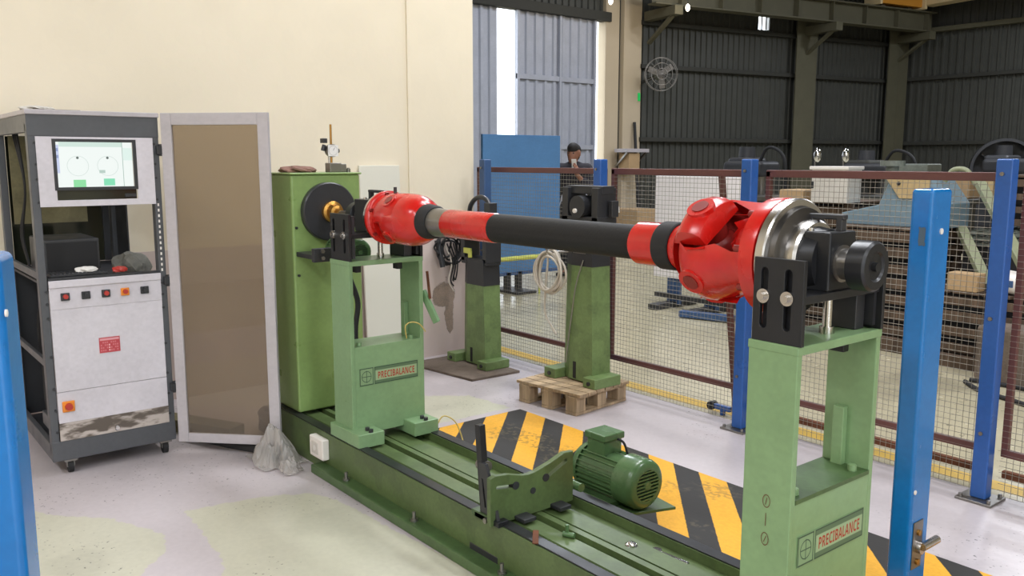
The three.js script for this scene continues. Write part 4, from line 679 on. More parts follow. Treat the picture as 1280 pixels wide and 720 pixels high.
spare('green pedestal with black top standing on the wooden pallet', -4.12, -3.81, -3.70, -3.86, 0.138, 0.89, 1.15, (t, K) => {
  for (const x of [-4.13, -3.86]) mb().box(x, x + 0.055, 1.14, 1.38, -3.88, -3.72, 0.004).build('side_post', K, t);
  mb().box(-4.13, -3.8, 1.14, 1.2, -3.88, -3.72, 0.004).box(-4.13, -3.8, 1.34, 1.39, -3.86, -3.75, 0.004).build('cross_block', K, t);
  mb().cyl(V(-3.97, 1.26, -3.7), V(-3.97, 1.26, -3.88), 0.07, 0.07, 24).build('roller_housing', K, t); mb().cyl(V(-3.98, 1.235, -3.685), V(-3.98, 1.235, -3.7), 0.014, 0.014, 12).build('dial', M.plasticWhite, t);
  mb().box(-3.79, -3.76, 1.2, 1.3, -3.86, -3.8, 0.004).build('lug', K, t);
  mb().box(-3.99, -3.88, 0.97, 1.005, -3.699, -3.69, 0.002).build('type_plate', M.steelDull, t);
  mb().cyl(V(-4.17, 0.962, -3.635), V(-4.06, 0.968, -3.76), 0.008, 0.008, 10).cyl(V(-4.17, 0.962, -3.635), V(-4.175, 0.99, -3.63), 0.008, 0.008, 10).build('hook', M.steelDull, t);
  mb().tube([V(-3.9, 0.93, -3.695), V(-3.95, 0.78, -3.685), V(-4.0, 0.55, -3.69), V(-4.05, 0.25, -3.69)], 0.004, 6).build('thin_cable', M.hoseGrey, t);
});
{ // coil of pale hose on the second spare pedestal
  const pts = []; for (let i = 0; i <= 120; i++) { const a = i / 20 * Math.PI * 2, k = i / 20, w = 0.112 + 0.022 * Math.sin(k * 2.4), h = 0.128 + 0.012 * Math.cos(k * 3.1); pts.push(V(-4.17 + w * Math.sin(a) + 0.012 * Math.sin(k * 4), 0.85 + h * Math.cos(a) - 0.012 * k * 0.5, -3.65 + 0.02 * Math.sin(k * 5.3))); }
  pts.push(V(-4.22, 0.68, -3.66), V(-4.24, 0.55, -3.68), V(-4.14, 0.42, -3.69));
  tag(mb().tube(pts, 0.008, 6, 400).build('hose_coil', M.hose), 'coil of pale hose hung on the pedestal on the pallet', 'hose coil');
}
{ // tangle of black cables with a plug hung on the wall
  const t = thing('cable_bundle', 'tangled black cables hung on the plaster wall beside the arched pedestal', 'cables', [-5.6, 0.9, -3.84]);
  for (let k = 0; k < 7; k++) { const pts = [], r = rr(0.07, 0.12), cy = rr(0.83, 0.9), cz = rr(-3.87, -3.78); for (let i = 0; i < 12; i++) { const a = i / 12 * Math.PI * 2; pts.push(V(-5.59 + rr(-0.03, 0.03), cy + r * Math.sin(a) * 1.1, cz + r * Math.cos(a))); } mb().tube(pts, 0.008, 6, 48, true).build('cable_loop', M.rubber, t); }
  for (let k = 0; k < 4; k++) mb().tube([V(-5.6, 0.9, -3.8 - k * 0.03), V(-5.57, 0.75, -3.85 - k * 0.02), V(-5.58, 0.6, -3.83 - k * 0.02), V(-5.57, 0.52 + k * 0.04, -3.87)], 0.006, 6, 20).build('hanging_end', k ? M.rubber : M.hose, t);
  mb().cyl(V(-5.6, 0.93, -3.74), V(-5.56, 0.72, -3.76), 0.025, 0.02, 10).build('plug', M.blackPaint, t); mb().cyl(V(-5.66, 0.97, -3.83), V(-5.55, 0.98, -3.83), 0.01, 0.01, 8).build('hook', M.steelDull, t);
}

{ // stain where the plaster wall got wet and was rubbed, low down beside the arched pedestal
  const tx = canvasTex(256, 512, (k, w, h) => { const im = k.createImageData(w, h); for (let y = 0; y < h; y++) for (let x = 0; x < w; x++) {
    const n = at(nB, x, y) - 0.5, q = at(nC, x * 2, y * 2) - 0.5, top = 1 - ((x - 120) / 105) ** 2 - ((y - 150) / 110) ** 2, leg = 1 - Math.abs(x - 150 - y * 0.06) / (60 - y * 0.07) - Math.max(0, y - 440) / 40 - (y < 130 ? 1 : 0), a = SM(-0.08, 0.14, Math.max(top, leg) + n * 0.9 + q * 0.25), i = (y * w + x) * 4, v = 1 + 0.25 * n + 0.2 * q;
    im.data[i] = 158 * v; im.data[i + 1] = 140 * v; im.data[i + 2] = 124 * v; im.data[i + 3] = 205 * a * (0.85 + 0.3 * q); } k.putImageData(im, 0, 0); });
  mat('stain', '#ffffff', 0.9, 0, { map: tx, transparent: true });
  const g = new THREE.PlaneGeometry(0.26, 0.5).toNonIndexed(); g.rotateY(Math.PI / 2); g.translate(-5.6455, 0.38, -3.83); const b = mb(); b.g.push(g); struct('wall_stain', b.raw(), M.stain);
}
// ---------------------------------------------------------------- fence and posts
function fencePost(x, z, h, w, label, m, base = true, turn = 0, dw = w) {
  const t = thing('fence_post', label, 'post', [x, 0, z]); const l = mb();
  const tube = mb(3).box(x - w / 2, x + w / 2, base ? 0.012 : 0, h, z - dw / 2, z + dw / 2, m === M.blue ? 0.014 : 0.009).build('post_tube', m, t);
  if (base) { mb().box(x - 0.08, x + 0.08, 0, 0.012, z - 0.08, z + 0.08, 0.002).build('base_plate', M.steelDull, t); for (const [a, b] of [[-1, -1], [1, -1], [1, 1], [-1, 1]]) mb().cyl(V(x + a * 0.062, 0.012, z + b * 0.062), V(x + a * 0.062, 0.028, z + b * 0.062), 0.009, 0.009, 6).build('anchor_bolt', M.steelDull, t); }
  t.rotation.y = turn; return t;
}
const fp = [[-5.4, 'blue fence post beside the end of the plaster wall', M.blueDull], [-4.13, 'blue fence post behind the pedestal on the pallet', M.bluePost], [-2.95, 'blue fence post behind the right end of the red shaft', M.bluePost], [-1.61, 'blue fence post standing right of the large foreground post', M.bluePost]];
for (const [x, label, m] of fp) { const t = fencePost(x, -4.06, 1.555, 0.07, label, m); for (const y of [1.49, 0.85, 0.32]) mb().cyl(V(x - 0.005, y, -4.025), V(x - 0.005, y, -4.018), 0.009, 0.009, 10).build('bolt', M.steelDull, t); }
// panels: brown angle frames with fine wire mesh down to the floor
const wireGeo = (a, b, r) => { const g = new THREE.CylinderGeometry(r, r, a.distanceTo(b), 4, 1, true); g.applyMatrix4(new THREE.Matrix4().makeRotationFromQuaternion(new THREE.Quaternion().setFromUnitVectors(UP, b.clone().sub(a).normalize())).setPosition(a.clone().add(b).multiplyScalar(0.5))); return g; };
function panel(x0, x1, label, low, brace) {
  const z = -4.155, t = thing('mesh_fence', label, 'fence', [(x0 + x1) / 2, 0, z]), B = M.brownPaint;
  mb().bar(V(x0, 1.475, z), V(x1, 1.475, z), 0.03, 0.04, 0.004).build('top_rail', B, t); mb().bar(V(x0, 0.215, z), V(x1, 0.215, z), 0.03, 0.035, 0.004).build('bottom_rail', B, t);
  if (low) mb().bar(V(x0, 0.105, z - 0.03), V(x1, 0.105, z - 0.03), 0.03, 0.035, 0.004).build('lower_rail', M.rust, t);
  for (const x of [x0 + 0.015, x1 - 0.015]) mb().bar(V(x, 0.2, z), V(x, 1.49, z), 0.03, 0.03, 0.004).build('stile', B, t);
  if (brace) mb().bar(V(x1 - 0.1, 0.02, z - 0.06), V(x1 - 0.27, 1.46, z - 0.06), 0.035, 0.03, 0.004).build('brace', B, t);
  const w = mb(), p = 0.028, r = 0.0013;
  for (let x = x0 + p; x < x1; x += p) { const o = rr(-0.003, 0.003); w.add(wireGeo(V(x + o, 0.01, z + 0.012), V(x + rr(-0.003, 0.003), 1.47, z + 0.012), r)); }
  for (let y = 0.012; y < 1.46; y += p) w.add(wireGeo(V(x0, y + rr(-0.002, 0.002), z + 0.0145), V(x1, y + rr(-0.002, 0.002), z + 0.0145), r));
  stuff(w.build('wire_mesh', M.wire, t)); return t;
}
panel(-5.62, -4.17, 'wire mesh fence panel with brown rails between the plaster wall and the pallet', false, false);
panel(-4.11, -2.99, 'wire mesh fence panel with a leaning brown brace, behind the red shaft', false, true);
panel(-2.90, -1.65, 'wire mesh fence panel with brown rails behind the near pedestal', true, false);
panel(-1.57, -0.5, 'wire mesh fence panel with brown rails at the right edge of the picture', true, false);
{
  const t = thing('floor_clip', 'small blue clamp with a black end lying at the foot of the fence', 'clamp', [-3.2, 0, -4.22]);
  mb().box(-3.26, -3.13, 0.03, 0.06, -4.23, -4.2, 0.004).build('arm', M.bluePost, t); mb().cyl(V(-3.27, 0.045, -4.19), V(-3.27, 0.045, -4.24), 0.026, 0.026, 14).build('roller', M.rubber, t); mb().box(-3.2, -3.18, 0, 0.035, -4.23, -4.2).build('leg', M.bluePost, t);
}
{ // large post in front
  const x = -1.352, z = -2.845, t = fencePost(x, z, 1.458, 0.074, 'large bright blue post with a steel latch, right of the near green pedestal', M.blue, true, 0, 0.135);
  const fx = x + 0.037, o = mb().box(fx, fx + 0.004, 0.16, 0.33, z - 0.02, z + 0.045, 0.0015).build('latch_plate', M.steelDull, t);
  mb().cyl(V(fx, 0.235, z + 0.005), V(fx + 0.02, 0.235, z + 0.005), 0.022, 0.022, 16).cyl(V(fx + 0.02, 0.24, z + 0.01), V(fx + 0.03, 0.25, z - 0.075), 0.014, 0.014, 14).build('latch_bolt', M.steel, o);
  for (const y of [0.29, 0.185]) mb().cyl(V(fx + 0.004, y, z + 0.015), V(fx + 0.012, y, z + 0.015), 0.01, 0.01, 10).build('screw', M.brass, o);
  mb().cyl(V(fx, 1.32, z + 0.0), V(fx + 0.004, 1.32, z + 0.0), 0.01, 0.01, 12).build('rivet', M.plasticWhite, t); mb().cyl(V(fx, 0.44, z + 0.05), V(fx + 0.003, 0.44, z + 0.05), 0.008, 0.008, 10).build('rivet', M.plasticWhite, t);
  const glue = canvasTex(96, 128, (k) => { k.clearRect(0, 0, 96, 128); k.fillStyle = '#4d5f6e'; for (let i = 0; i < 90; i++) { k.globalAlpha = 0.6; k.fillRect(14 + (i * 37 % 58), 8 + (i * 53 % 100), 18, 14); } });
  mat('glue', '#ffffff', 0.8, 0, { map: glue, transparent: true, alphaTest: 0.25 });
  const g = new THREE.PlaneGeometry(0.03, 0.07).toNonIndexed(); g.translate(x + 0.008, 1.305, z + 0.0687); const b = mb(); b.g.push(g); b.raw().build('glue_mark', M.glue, t);
}
{ // post at the left edge
  const x = -1.577, z = -0.178, t = fencePost(x, z, 1.405, 0.1, 'large bright blue post cut by the left edge of the picture', M.blue, true, -0.36, 0.1);
  mb().cyl(V(x + 0.043, 1.315, z - 0.05), V(x + 0.043, 1.315, z - 0.053), 0.006, 0.006, 12).build('rivet', M.plasticWhite, t);
}
// ---------------------------------------------------------------- the hall beyond the fence
{
  const t = thing('blue_screen', 'large blue panel on short dark legs, in front of the bright door gap', 'screen', [-7.9, 0, -6.48]);
  mb().box(-7.93, -7.89, 0.22, 1.84, -7.07, -5.9, 0.004).build('panel', M.bluePanel, t); for (const z of [-6.25, -6.42]) mb().box(-7.94, -7.88, 0, 0.24, z - 0.05, z + 0.02, 0.004).build('leg', M.rackDark, t); mb().box(-8.15, -7.65, 0, 0.03, -6.5, -6.2, 0.004).build('base', M.rackDark, t);
  mb().box(-7.95, -7.88, 0.2, 0.24, -7.07, -5.9, 0.003).build('bottom_rail', M.blueDull, t);
}
tag(mb().cyl(V(-7.6, 0.44, -6.62), V(-7.6, 0.44, -5.44), 0.027, 0.027, 14).cyl(V(-7.6, 0, -6.5), V(-7.6, 0.44, -6.5), 0.012, 0.012, 8).cyl(V(-7.6, 0, -5.56), V(-7.6, 0.44, -5.56), 0.012, 0.012, 8).build('yellow_rail', M.yellowPipe), 'pale yellow pipe rail before the blue panel, behind the arched pedestal', 'rail');
{ // white board on blue stands
  const t = thing('partition_board', 'white board on blue feet beyond the fence, behind the shaft\'s right end', 'board', [-5.7, 0, -7.0]);
  mb().box(-6.27, -5.12, 0.31, 1.385, -7.02, -6.99, 0.004).build('board', M.boardBright, t);
  for (const x of [-6.02, -5.52]) { mb().box(x - 0.08, x + 0.08, 0.03, 0.5, -7.07, -7.02, 0.004).build('leg', M.blueDull, t); mb().box(x - 0.06, x + 0.06, 0, 0.06, -7.35, -6.7, 0.006).build('foot', M.rackDark, t); }
  mb().box(-6.2, -5.05, 0.1, 0.15, -6.98, -6.93, 0.004).build('tie_bar', M.rackDark, t);
  mb().bar(V(-5.55, 0.04, -6.6), V(-5.02, 0.04, -6.75), 0.1, 0.06, 0.005).build('base_beam', M.blueDull, t);
}
// wooden crates: slatted boxes, stacked
function crate(label, x0, x1, y0, y1, z0, z1) {
  const t = thing('wooden_crate', label, 'crate', [(x0 + x1) / 2, y0, (z0 + z1) / 2]), m = M.palletDark, n = Math.max(3, Math.round((y1 - y0) / 0.12)), h = (y1 - y0) / n, W = 0.02;
  for (const [x, z] of [[x0, z0], [x1, z0], [x0, z1], [x1, z1]]) mb().box(x - Math.sign(x - (x0 + x1) / 2) * 0.07, x, y0, y1, z, z - Math.sign(z - (z0 + z1) / 2) * 0.07, 0.003).build('corner_batten', m, t);
  for (let i = 0; i < n; i++) { const y = y0 + i * h; const o = rr(-0.008, 0.008); mb().box(x0, x1, y + 0.02, y + h - 0.03 + o, z1, z1 + W, 0.002).build('slat', m, t); mb().box(x1, x1 + W, y + 0.02, y + h - 0.03 + o, z0, z1 + W, 0.002).build('slat', m, t); }
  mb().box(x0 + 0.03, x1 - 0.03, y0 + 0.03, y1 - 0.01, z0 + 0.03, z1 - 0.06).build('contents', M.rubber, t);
  for (let i = 0; i < 4; i++) mb().box(x0 + (x1 - x0) * i / 4 + 0.01, x0 + (x1 - x0) * (i + 1) / 4 - 0.01, y1 - 0.012, y1 + 0.008, z0, z1, 0.002).build('lid_board', m, t);
  return t;
}
crate('dark slatted crate on the floor under the small white cabinet beyond the fence', -4.95, -4.08, 0, 1.17, -7.8, -7.1);
crate('dark slatted crate under the grey-blue hopper beyond the fence', -4.0, -3.28, 0.12, 1.0, -7.5, -6.75);
crate('low dark slatted crate with a tan box on it, between the two blue posts', -3.16, -2.3, 0.1, 0.57, -7.25, -6.6);
crate('dark slatted crate on top of the gratings at the back of the pile', -3.1, -1.9, 0.995, 1.42, -8.2, -7.65);
tag(mb().box(-4.05, -3.24, 0, 0.12, -7.55, -6.7, 0.01).build('timber_beam', M.palletDark), 'dark timber beam under the crate with the grey-blue hopper', 'beam');
tag(mb().box(-3.2, -2.26, 0, 0.1, -7.3, -6.55, 0.01).build('timber_beam', M.palletDark), 'dark timber under the low crate between the two blue posts', 'beam');
tag(mb().box(-3.23, -1.9, 0, 0.85, -8.2, -7.4, 0.01).build('steel_chest', M.rackDark), 'dark steel chest under the gratings at the back of the pile', 'chest');
{
  const t = thing('wall_cabinet', 'small white metal cabinet standing on a dark crate beyond the fence', 'cabinet', [-4.2, 1.178, -7.05]);
  mb().box(-4.4, -4.05, 1.178, 1.48, -7.2, -6.97, 0.006).build('case', M.cartonWhite, t); mb().box(-4.42, -4.04, 1.465, 1.495, -7.22, -6.955, 0.006).build('lid', M.plasticWhite, t); mb().box(-4.05, -4.043, 1.2, 1.45, -7.18, -6.99, 0.003).build('door', M.cartonWhite, t); mb().box(-4.395, -4.375, 1.3, 1.36, -6.972, -6.962, 0.003).build('latch', M.blackPaint, t);
}
{
  const t = thing('hopper', 'grey-blue sheet metal hopper with a cream front plate on a slatted crate', 'hopper', [-3.6, 1.008, -7.1]);
  mb().prism([[-4.05, 1.008], [-3.2, 1.008], [-3.2, 1.2], [-3.36, 1.42], [-3.62, 1.42], [-3.72, 1.18], [-4.05, 1.1]], 0.5, onZ(-7.4), 0.006).build('body', M.greyBlue, t);
  mb().prism([[-3.66, 1.4], [-3.3, 1.4], [-3.3, 1.28], [-3.36, 1.24], [-3.54, 1.24]], 0.014, onZ(-6.9), 0.002).build('front_plate', M.creamPaint, t);
  mb().cyl(V(-3.55, 1.36, -6.886), V(-3.55, 1.36, -6.88), 0.016, 0.016, 12).build('peep_hole', M.rubber, t); mb().cyl(V(-3.75, 1.17, -7.15), V(-3.75, 1.52, -7.15), 0.06, 0.05, 16).cyl(V(-3.75, 1.5, -7.15), V(-3.75, 1.545, -7.15), 0.1, 0.1, 18).build('filler_pipe', M.greyGreen, t);
  mb().tube([V(-3.28, 1.38, -7.1), V(-3.22, 1.47, -7.1), V(-3.12, 1.47, -7.1), V(-3.04, 1.36, -7.1)], 0.02, 8).build('lifting_hoop', M.paleOlive, t);
}
tag(mb().box(-4.75, -4.5, 1.178, 1.28, -7.3, -7.0, 0.01).build('cardboard_box', M.carton), 'small open cardboard box on the crate left of the white cabinet', 'box');
// gratings, leaning tubes, cartons and sacks on the pile
for (let i = 0; i < 3; i++) {
  const y = 0.852 + i * 0.047, b = mb(), x0 = -3.22 + i * 0.02, z0 = -8.1 + i * 0.01; for (let k = 0; k <= 16; k++) b.box(x0 + k * 0.085, x0 + k * 0.085 + 0.012, y, y + 0.035, z0, z0 + 0.78); for (let k = 0; k <= 8; k++) b.box(x0, x0 + 1.37, y + 0.008, y + 0.028, z0 + k * 0.096, z0 + k * 0.096 + 0.01);
  tag(b.build('floor_grating', M.greyGreen), ['grey steel floor grating, lowest of the three on the chest', 'grey steel floor grating, middle of the three on the chest', 'grey steel floor grating, topmost of the three on the chest'][i], 'grating');
}
tag(mb().bar(V(-3.22, 1.42, -7.52), V(-1.78, 0.03, -6.1), 0.075, 0.05, 0.004).build('leaning_channel', M.paleOlive), 'long pale olive steel channel leaning across the pile to the floor', 'channel');
tag(mb().bar(V(-3.2, 1.0, -7.27), V(-2.76, 0.61, -6.8), 0.075, 0.05, 0.004).build('leaning_channel', M.paleOlive), 'short pale olive steel channel leaning behind the tan box', 'channel');
tag(mb().box(-2.98, -2.76, 0.58, 0.715, -6.74, -6.6, 0.006).build('cardboard_box', M.carton), 'tan cardboard box on the low crate between the two blue posts', 'box');
tag(mb().box(-3.23, -3.12, 0.995, 1.24, -7.9, -7.62, 0.008).build('steel_box', M.rackDark), 'dark steel box on the gratings left of the topmost crate', 'box');
tag(mb().box(-3.225, -3.125, 1.24, 1.4, -7.85, -7.64, 0.008).build('cream_housing', M.creamPaint), 'small cream metal housing on the dark steel box left of the topmost crate', 'housing');
{ const t = thing('sack', 'white plastic sack with blue print lying on the low crate right of the fence post', 'sack', [-2.56, 0.58, -6.75]);
  const g = new RoundedBoxGeometry(0.26, 0.15, 0.22, 4, 0.065); const p = g.attributes.position; for (let i = 0; i < p.count; i++) p.setY(i, p.getY(i) + 0.03 * (at(nB, 512 * p.getX(i), 512 * p.getZ(i)) - 0.5)); g.computeVertexNormals();
  mb().add(g, new THREE.Matrix4().makeRotationZ(-0.12).setPosition(-2.58, 0.665, -6.75)).build('bag', M.plasticWhite, t); mb().box(-2.64, -2.53, 0.64, 0.69, -6.643, -6.636, 0.003).build('print', M.blueDull, t); }
tag(mb().box(-2.62, -2.0, 0, 0.4, -6.56, -6.3, 0.03).build('wrapped_pack', M.matBoard), 'brown wrapped pack on the floor at the right, right of the blue fence post', 'pack');
for (const [pts, l] of [[[V(-2.6, 0.016, -6.22), V(-2.35, 0.016, -6.26), V(-2.0, 0.016, -6.2), V(-1.6, 0.016, -6.1)], 'dark cable on the hall floor before the wrapped pack, farther one'], [[V(-2.6, 0.016, -6.15), V(-2.45, 0.016, -6.0), V(-2.1, 0.016, -5.85), V(-1.6, 0.016, -5.6)], 'dark cable on the hall floor before the wrapped pack, nearer one']]) tag(mb().tube(pts, 0.016, 8).build('floor_cable', M.rubber), l, 'cable');
// dim machine tools along the back wall
function machine(label, x, z, w, h, d, kind) {
  const t = thing('machine_tool', label, 'machine', [x, 0, z]), m = kind % 2 ? M.rackDark : M.hallSteel;
  mb(3).box(x - w / 2, x + w / 2, 0, h * 0.5, z - d / 2, z + d / 2, 0.05).build('base', m, t);
  mb(3).box(x - w * 0.22, x + w * 0.02, h * 0.5, h * 0.94, z - d * 0.4, z + d * 0.1, 0.07).build('column', m, t);
  mb(3).box(x - w * 0.18, x + w * 0.24, h * 0.74, h * 0.9, z - d * 0.25, z + d * 0.3, 0.08).build('head', M.rackDark, t);
  mb(3).cyl(V(x - w * 0.08, h * 0.9, z - d * 0.1), V(x - w * 0.08, h * 1.05, z - d * 0.1), 0.16, 0.14, 20).build('motor', M.rackDark, t);
  mb().cyl(V(x + w * 0.14, h * 0.55, z), V(x + w * 0.14, h * 0.8, z), 0.06, 0.1, 14).build('spindle', M.steelDull, t);
  mb().tube([V(x + w * 0.1, h * 0.86, z), V(x + w * 0.2, h * 1.04, z), V(x + w * 0.36, h * 0.96, z), V(x + w * 0.4, h * 0.6, z)], 0.03, 8).build('hose', M.rubber, t);
  mb().box(x - w * 0.45, x + w * 0.48, h * 0.5, h * 0.55, z - d * 0.45, z + d * 0.48, 0.01).build('table', M.steelDull, t);
  return t;
}
machine('dark milling machine at the back wall behind the white board', -9.6, -13.2, 1.9, 1.7, 1.2, 1);
machine('dark milling machine at the back wall right of the middle column', -8.6, -15.6, 2.2, 1.65, 1.3, 0);
machine('dark machine tool in the back corner of the hall', -7.2, -18.2, 2.0, 1.75, 1.3, 1);
machine('dark machine tool at the side wall right of the corner column', -5.2, -16.6, 1.6, 1.7, 1.1, 0);
machine('dark machine tool at the side wall behind the large blue post', -3.7, -14.6, 1.5, 1.7, 1.1, 1);
{
  const t = thing('drum_fan', 'large dark round drum fan before the corner column of the hall', 'fan', [-8.1, 0, -20.2]);
  mb().lathe([[-0.2, 0], [-0.2, 0.62], [-0.2, 0.66], [0.25, 0.66], [0.25, 0.6], [-0.15, 0.6], [-0.15, 0]], V(-8.1, 1.35, -20.2), V(0.45, 0, 0.89)).build('drum', M.rackDark, t); for (let k = 0; k < 5; k++) { const a = k * Math.PI * 0.4; mb().bar(V(-8.1, 1.35, -20.2), V(-8.1 + 0.55 * Math.cos(a) * 0.89, 1.35 + 0.55 * Math.sin(a), -20.2 - 0.55 * Math.cos(a) * 0.45), 0.2, 0.03).build('blade', M.blackPaint, t); }
  mb().box(-8.6, -7.6, 0, 0.72, -20.5, -19.9, 0.02).build('stand', M.rackDark, t);
}
for (const [x, z, l] of [[-7.4, -11.85, 'left one of two shiny lamps standing on the dim machines'], [-7.14, -12.2, 'right one of two shiny lamps standing on the dim machines']]) {
  const t = thing('work_lamp', l, 'lamp', [x, 0, z]); mb().cyl(V(x, 0, z), V(x, 0.03, z), 0.12, 0.12, 16).build('base', M.rackDark, t); mb().cyl(V(x, 0.03, z), V(x - 0.04, 1.55, z), 0.012, 0.012, 8).build('stem', M.steelDull, t); mb().ball(V(x, 1.62, z), 0.075, 0.8, 1.4, 0.8).build('shade', M.chrome, t);
}
{ // worktable with boxes far back
  const t = thing('work_table', 'dim worktable with boxes along the back of the hall', 'table', [-5.6, 0, -11.6]); mb().box(-6.4, -4.8, 1.0, 1.06, -12.0, -11.2, 0.01).build('top', M.hallSteel, t); for (const [a, b] of [[-6.35, -11.95], [-4.85, -11.95], [-6.35, -11.25], [-4.85, -11.25]]) mb().box(a - 0.04, a + 0.04, 0, 1.0, b - 0.04, b + 0.04, 0.004).build('leg', M.hallSteel, t);
}
tag(mb().box(-5.9, -5.5, 1.06, 1.5, -11.8, -11.4, 0.02).build('steel_box', M.greyGreen), 'grey-green steel box on the dim worktable', 'box');
tag(mb().box(-5.3, -4.95, 1.06, 1.38, -11.75, -11.4, 0.02).build('carton', M.carton), 'tan carton on the right of the dim worktable', 'carton');
{ // wall fan on the pillar
  const c = V(-13.35, 3.44, -14.95), n = V(0.83, 0, 0.56).normalize(), t = thing('wall_fan', 'round wire-guarded wall fan high on the wall right of the door pillar', 'fan', [c.x, c.y, c.z]);
  const s = V(-n.z, 0, n.x); 
  for (const [R, o] of [[0.36, 0], [0.36, 0.1], [0.24, 0.13], [0.12, 0.15]]) mb().torus(c.clone().addScaledVector(n, o), n, R, 0.009, 6, 40).build('guard_ring', M.steelDull, t);
  const g = mb(); for (let i = 0; i < 16; i++) { const a = i / 16 * Math.PI * 2, d = s.clone().multiplyScalar(Math.cos(a)).addScaledVector(UP, Math.sin(a)); g.add(wireGeo(c.clone().addScaledVector(n, 0.15), c.clone().addScaledVector(d, 0.36).addScaledVector(n, 0.1), 0.004)); } g.build('guard_wires', M.steelDull, t);
  for (let i = 0; i < 3; i++) { const a = i * 2.094 + 0.4, d = s.clone().multiplyScalar(Math.cos(a)).addScaledVector(UP, Math.sin(a)); mb().bar(c.clone().addScaledVector(n, 0.05), c.clone().addScaledVector(n, 0.05).addScaledVector(d, 0.31), 0.13, 0.012, 0.004, n).build('blade', M.steelDull, t); }
  mb().cyl(c.clone().addScaledVector(n, 0.02), c.clone().addScaledVector(n, -0.2), 0.09, 0.11, 18).build('motor_housing', M.greyGreen, t); mb().bar(c.clone().addScaledVector(n, -0.1), V(-13.95, 3.3, -14.95), 0.06, 0.06, 0.005).build('arm', M.hallSteel, t);
}
tag(mb().box(-13.86, -13.84, 2.88, 3.06, -14.84, -14.77, 0.005).build('exit_sign', M.exitGreen), 'small green sign on the edge of the pillar by the door', 'sign');
{ // shelf on the pillar, cartons below
  const t = thing('pillar_shelf', 'small wall shelf with poles on the pillar right of the bright door', 'shelf', [-13.7, 1.6, -14.4]); mb().box(-13.86, -13.45, 1.72, 1.8, -14.75, -14.05, 0.005).build('board', M.doorFrame, t); mb().bar(V(-13.6, 0.05, -14.62), V(-13.8, 2.4, -14.62), 0.05, 0.05).build('pole', M.rackDark, t); mb().bar(V(-13.86, 1.4, -14.1), V(-13.5, 1.72, -14.1), 0.04, 0.04).bar(V(-13.86, 1.4, -14.7), V(-13.5, 1.72, -14.7), 0.04, 0.04).build('bracket', M.steelDull, t);
}
tag(mb().box(-13.8, -13.5, 1.3, 1.7, -14.5, -14.15, 0.01).box(-13.86, -13.5, 1.26, 1.3, -14.5, -14.15).build('carton', M.carton), 'tan carton under the shelf on the door pillar', 'carton');
tag(mb().box(-13.4, -12.7, 0, 0.5, -14.3, -13.6, 0.02).build('carton', M.carton), 'large tan carton on the floor at the foot of the door pillar', 'carton');
tag(mb().box(-12.9, -12.3, 0, 0.35, -14.9, -14.4, 0.02).build('carton', M.carton), 'smaller tan carton on the floor right of the large carton by the pillar', 'carton');
tag(mb().bar(V(-9.6, 0.78, -9.25), V(-9.35, 0.8, -9.6), 0.12, 0.1, 0.006).bar(V(-9.475, 0, -9.425), V(-9.475, 0.75, -9.425), 0.08, 0.08).build('white_block', M.plasticWhite), 'small bright white block on a stand beyond the fence, left of the white board', 'block');
// crane parts under the roof, top right
{
  const t = thing('overhead_crane', 'orange crane end carriage with a cream beam, under the roof at the top right', 'crane', [-12, 5.6, -22]);
  const d = BW1.clone().sub(BW0).normalize(), n = V(-d.z, 0, d.x), P = (s, y, o) => BW0.clone().addScaledVector(d, s).addScaledVector(n, o).setY(y);
  mb().bar(P(6.4, 5.66, 1.0), P(8.0, 5.66, 1.0), 0.4, 0.5, 0.01).build('end_carriage', M.craneOrange, t); for (const s of [6.36, 8.02]) mb().bar(P(s - 0.04, 5.64, 1.05), P(s + 0.04, 5.64, 1.05), 0.5, 0.56, 0.01).build('buffer_plate', M.craneCream, t);
  for (const s of [6.7, 7.7]) mb().cyl(P(s, 5.42, 0.93), P(s, 5.42, 1.07), 0.085, 0.085, 18).build('wheel', M.steelDull, t);
  mb().bar(P(8.2, 5.75, 1.2), P(8.2, 5.75, 14), 0.4, 0.6, 0.01).build('crane_beam', M.craneCream, t);
}
for (const [x, y, z, l] of [[-12.4, 4.62, -12.4, 'small bare bulb hanging before the bright door'], [-12.2, 4.68, -14.45, 'small bare bulb hanging before the dark back wall']]) {
  const t = thing('bulb', l, 'bulb', [x, y, z]); mb().ball(V(x, y, z), 0.045, 1, 1.7, 1).build('glass', mat('bulbGlow', '#ffffff', 0.5, 0, { emissive: '#fff0d8', emissiveIntensity: 4 }), t); mb().cyl(V(x, y + 0.07, z), V(x, 9, z), 0.006, 0.006, 6).build('flex', M.rubber, t);
  const p = new THREE.PointLight(0xffe8c8, 0.6, 0, 2); p.position.set(x, y, z); p.shadow.radius = 2; p.castShadow = true; p.name = 'bulb_light'; scene.add(p);
}
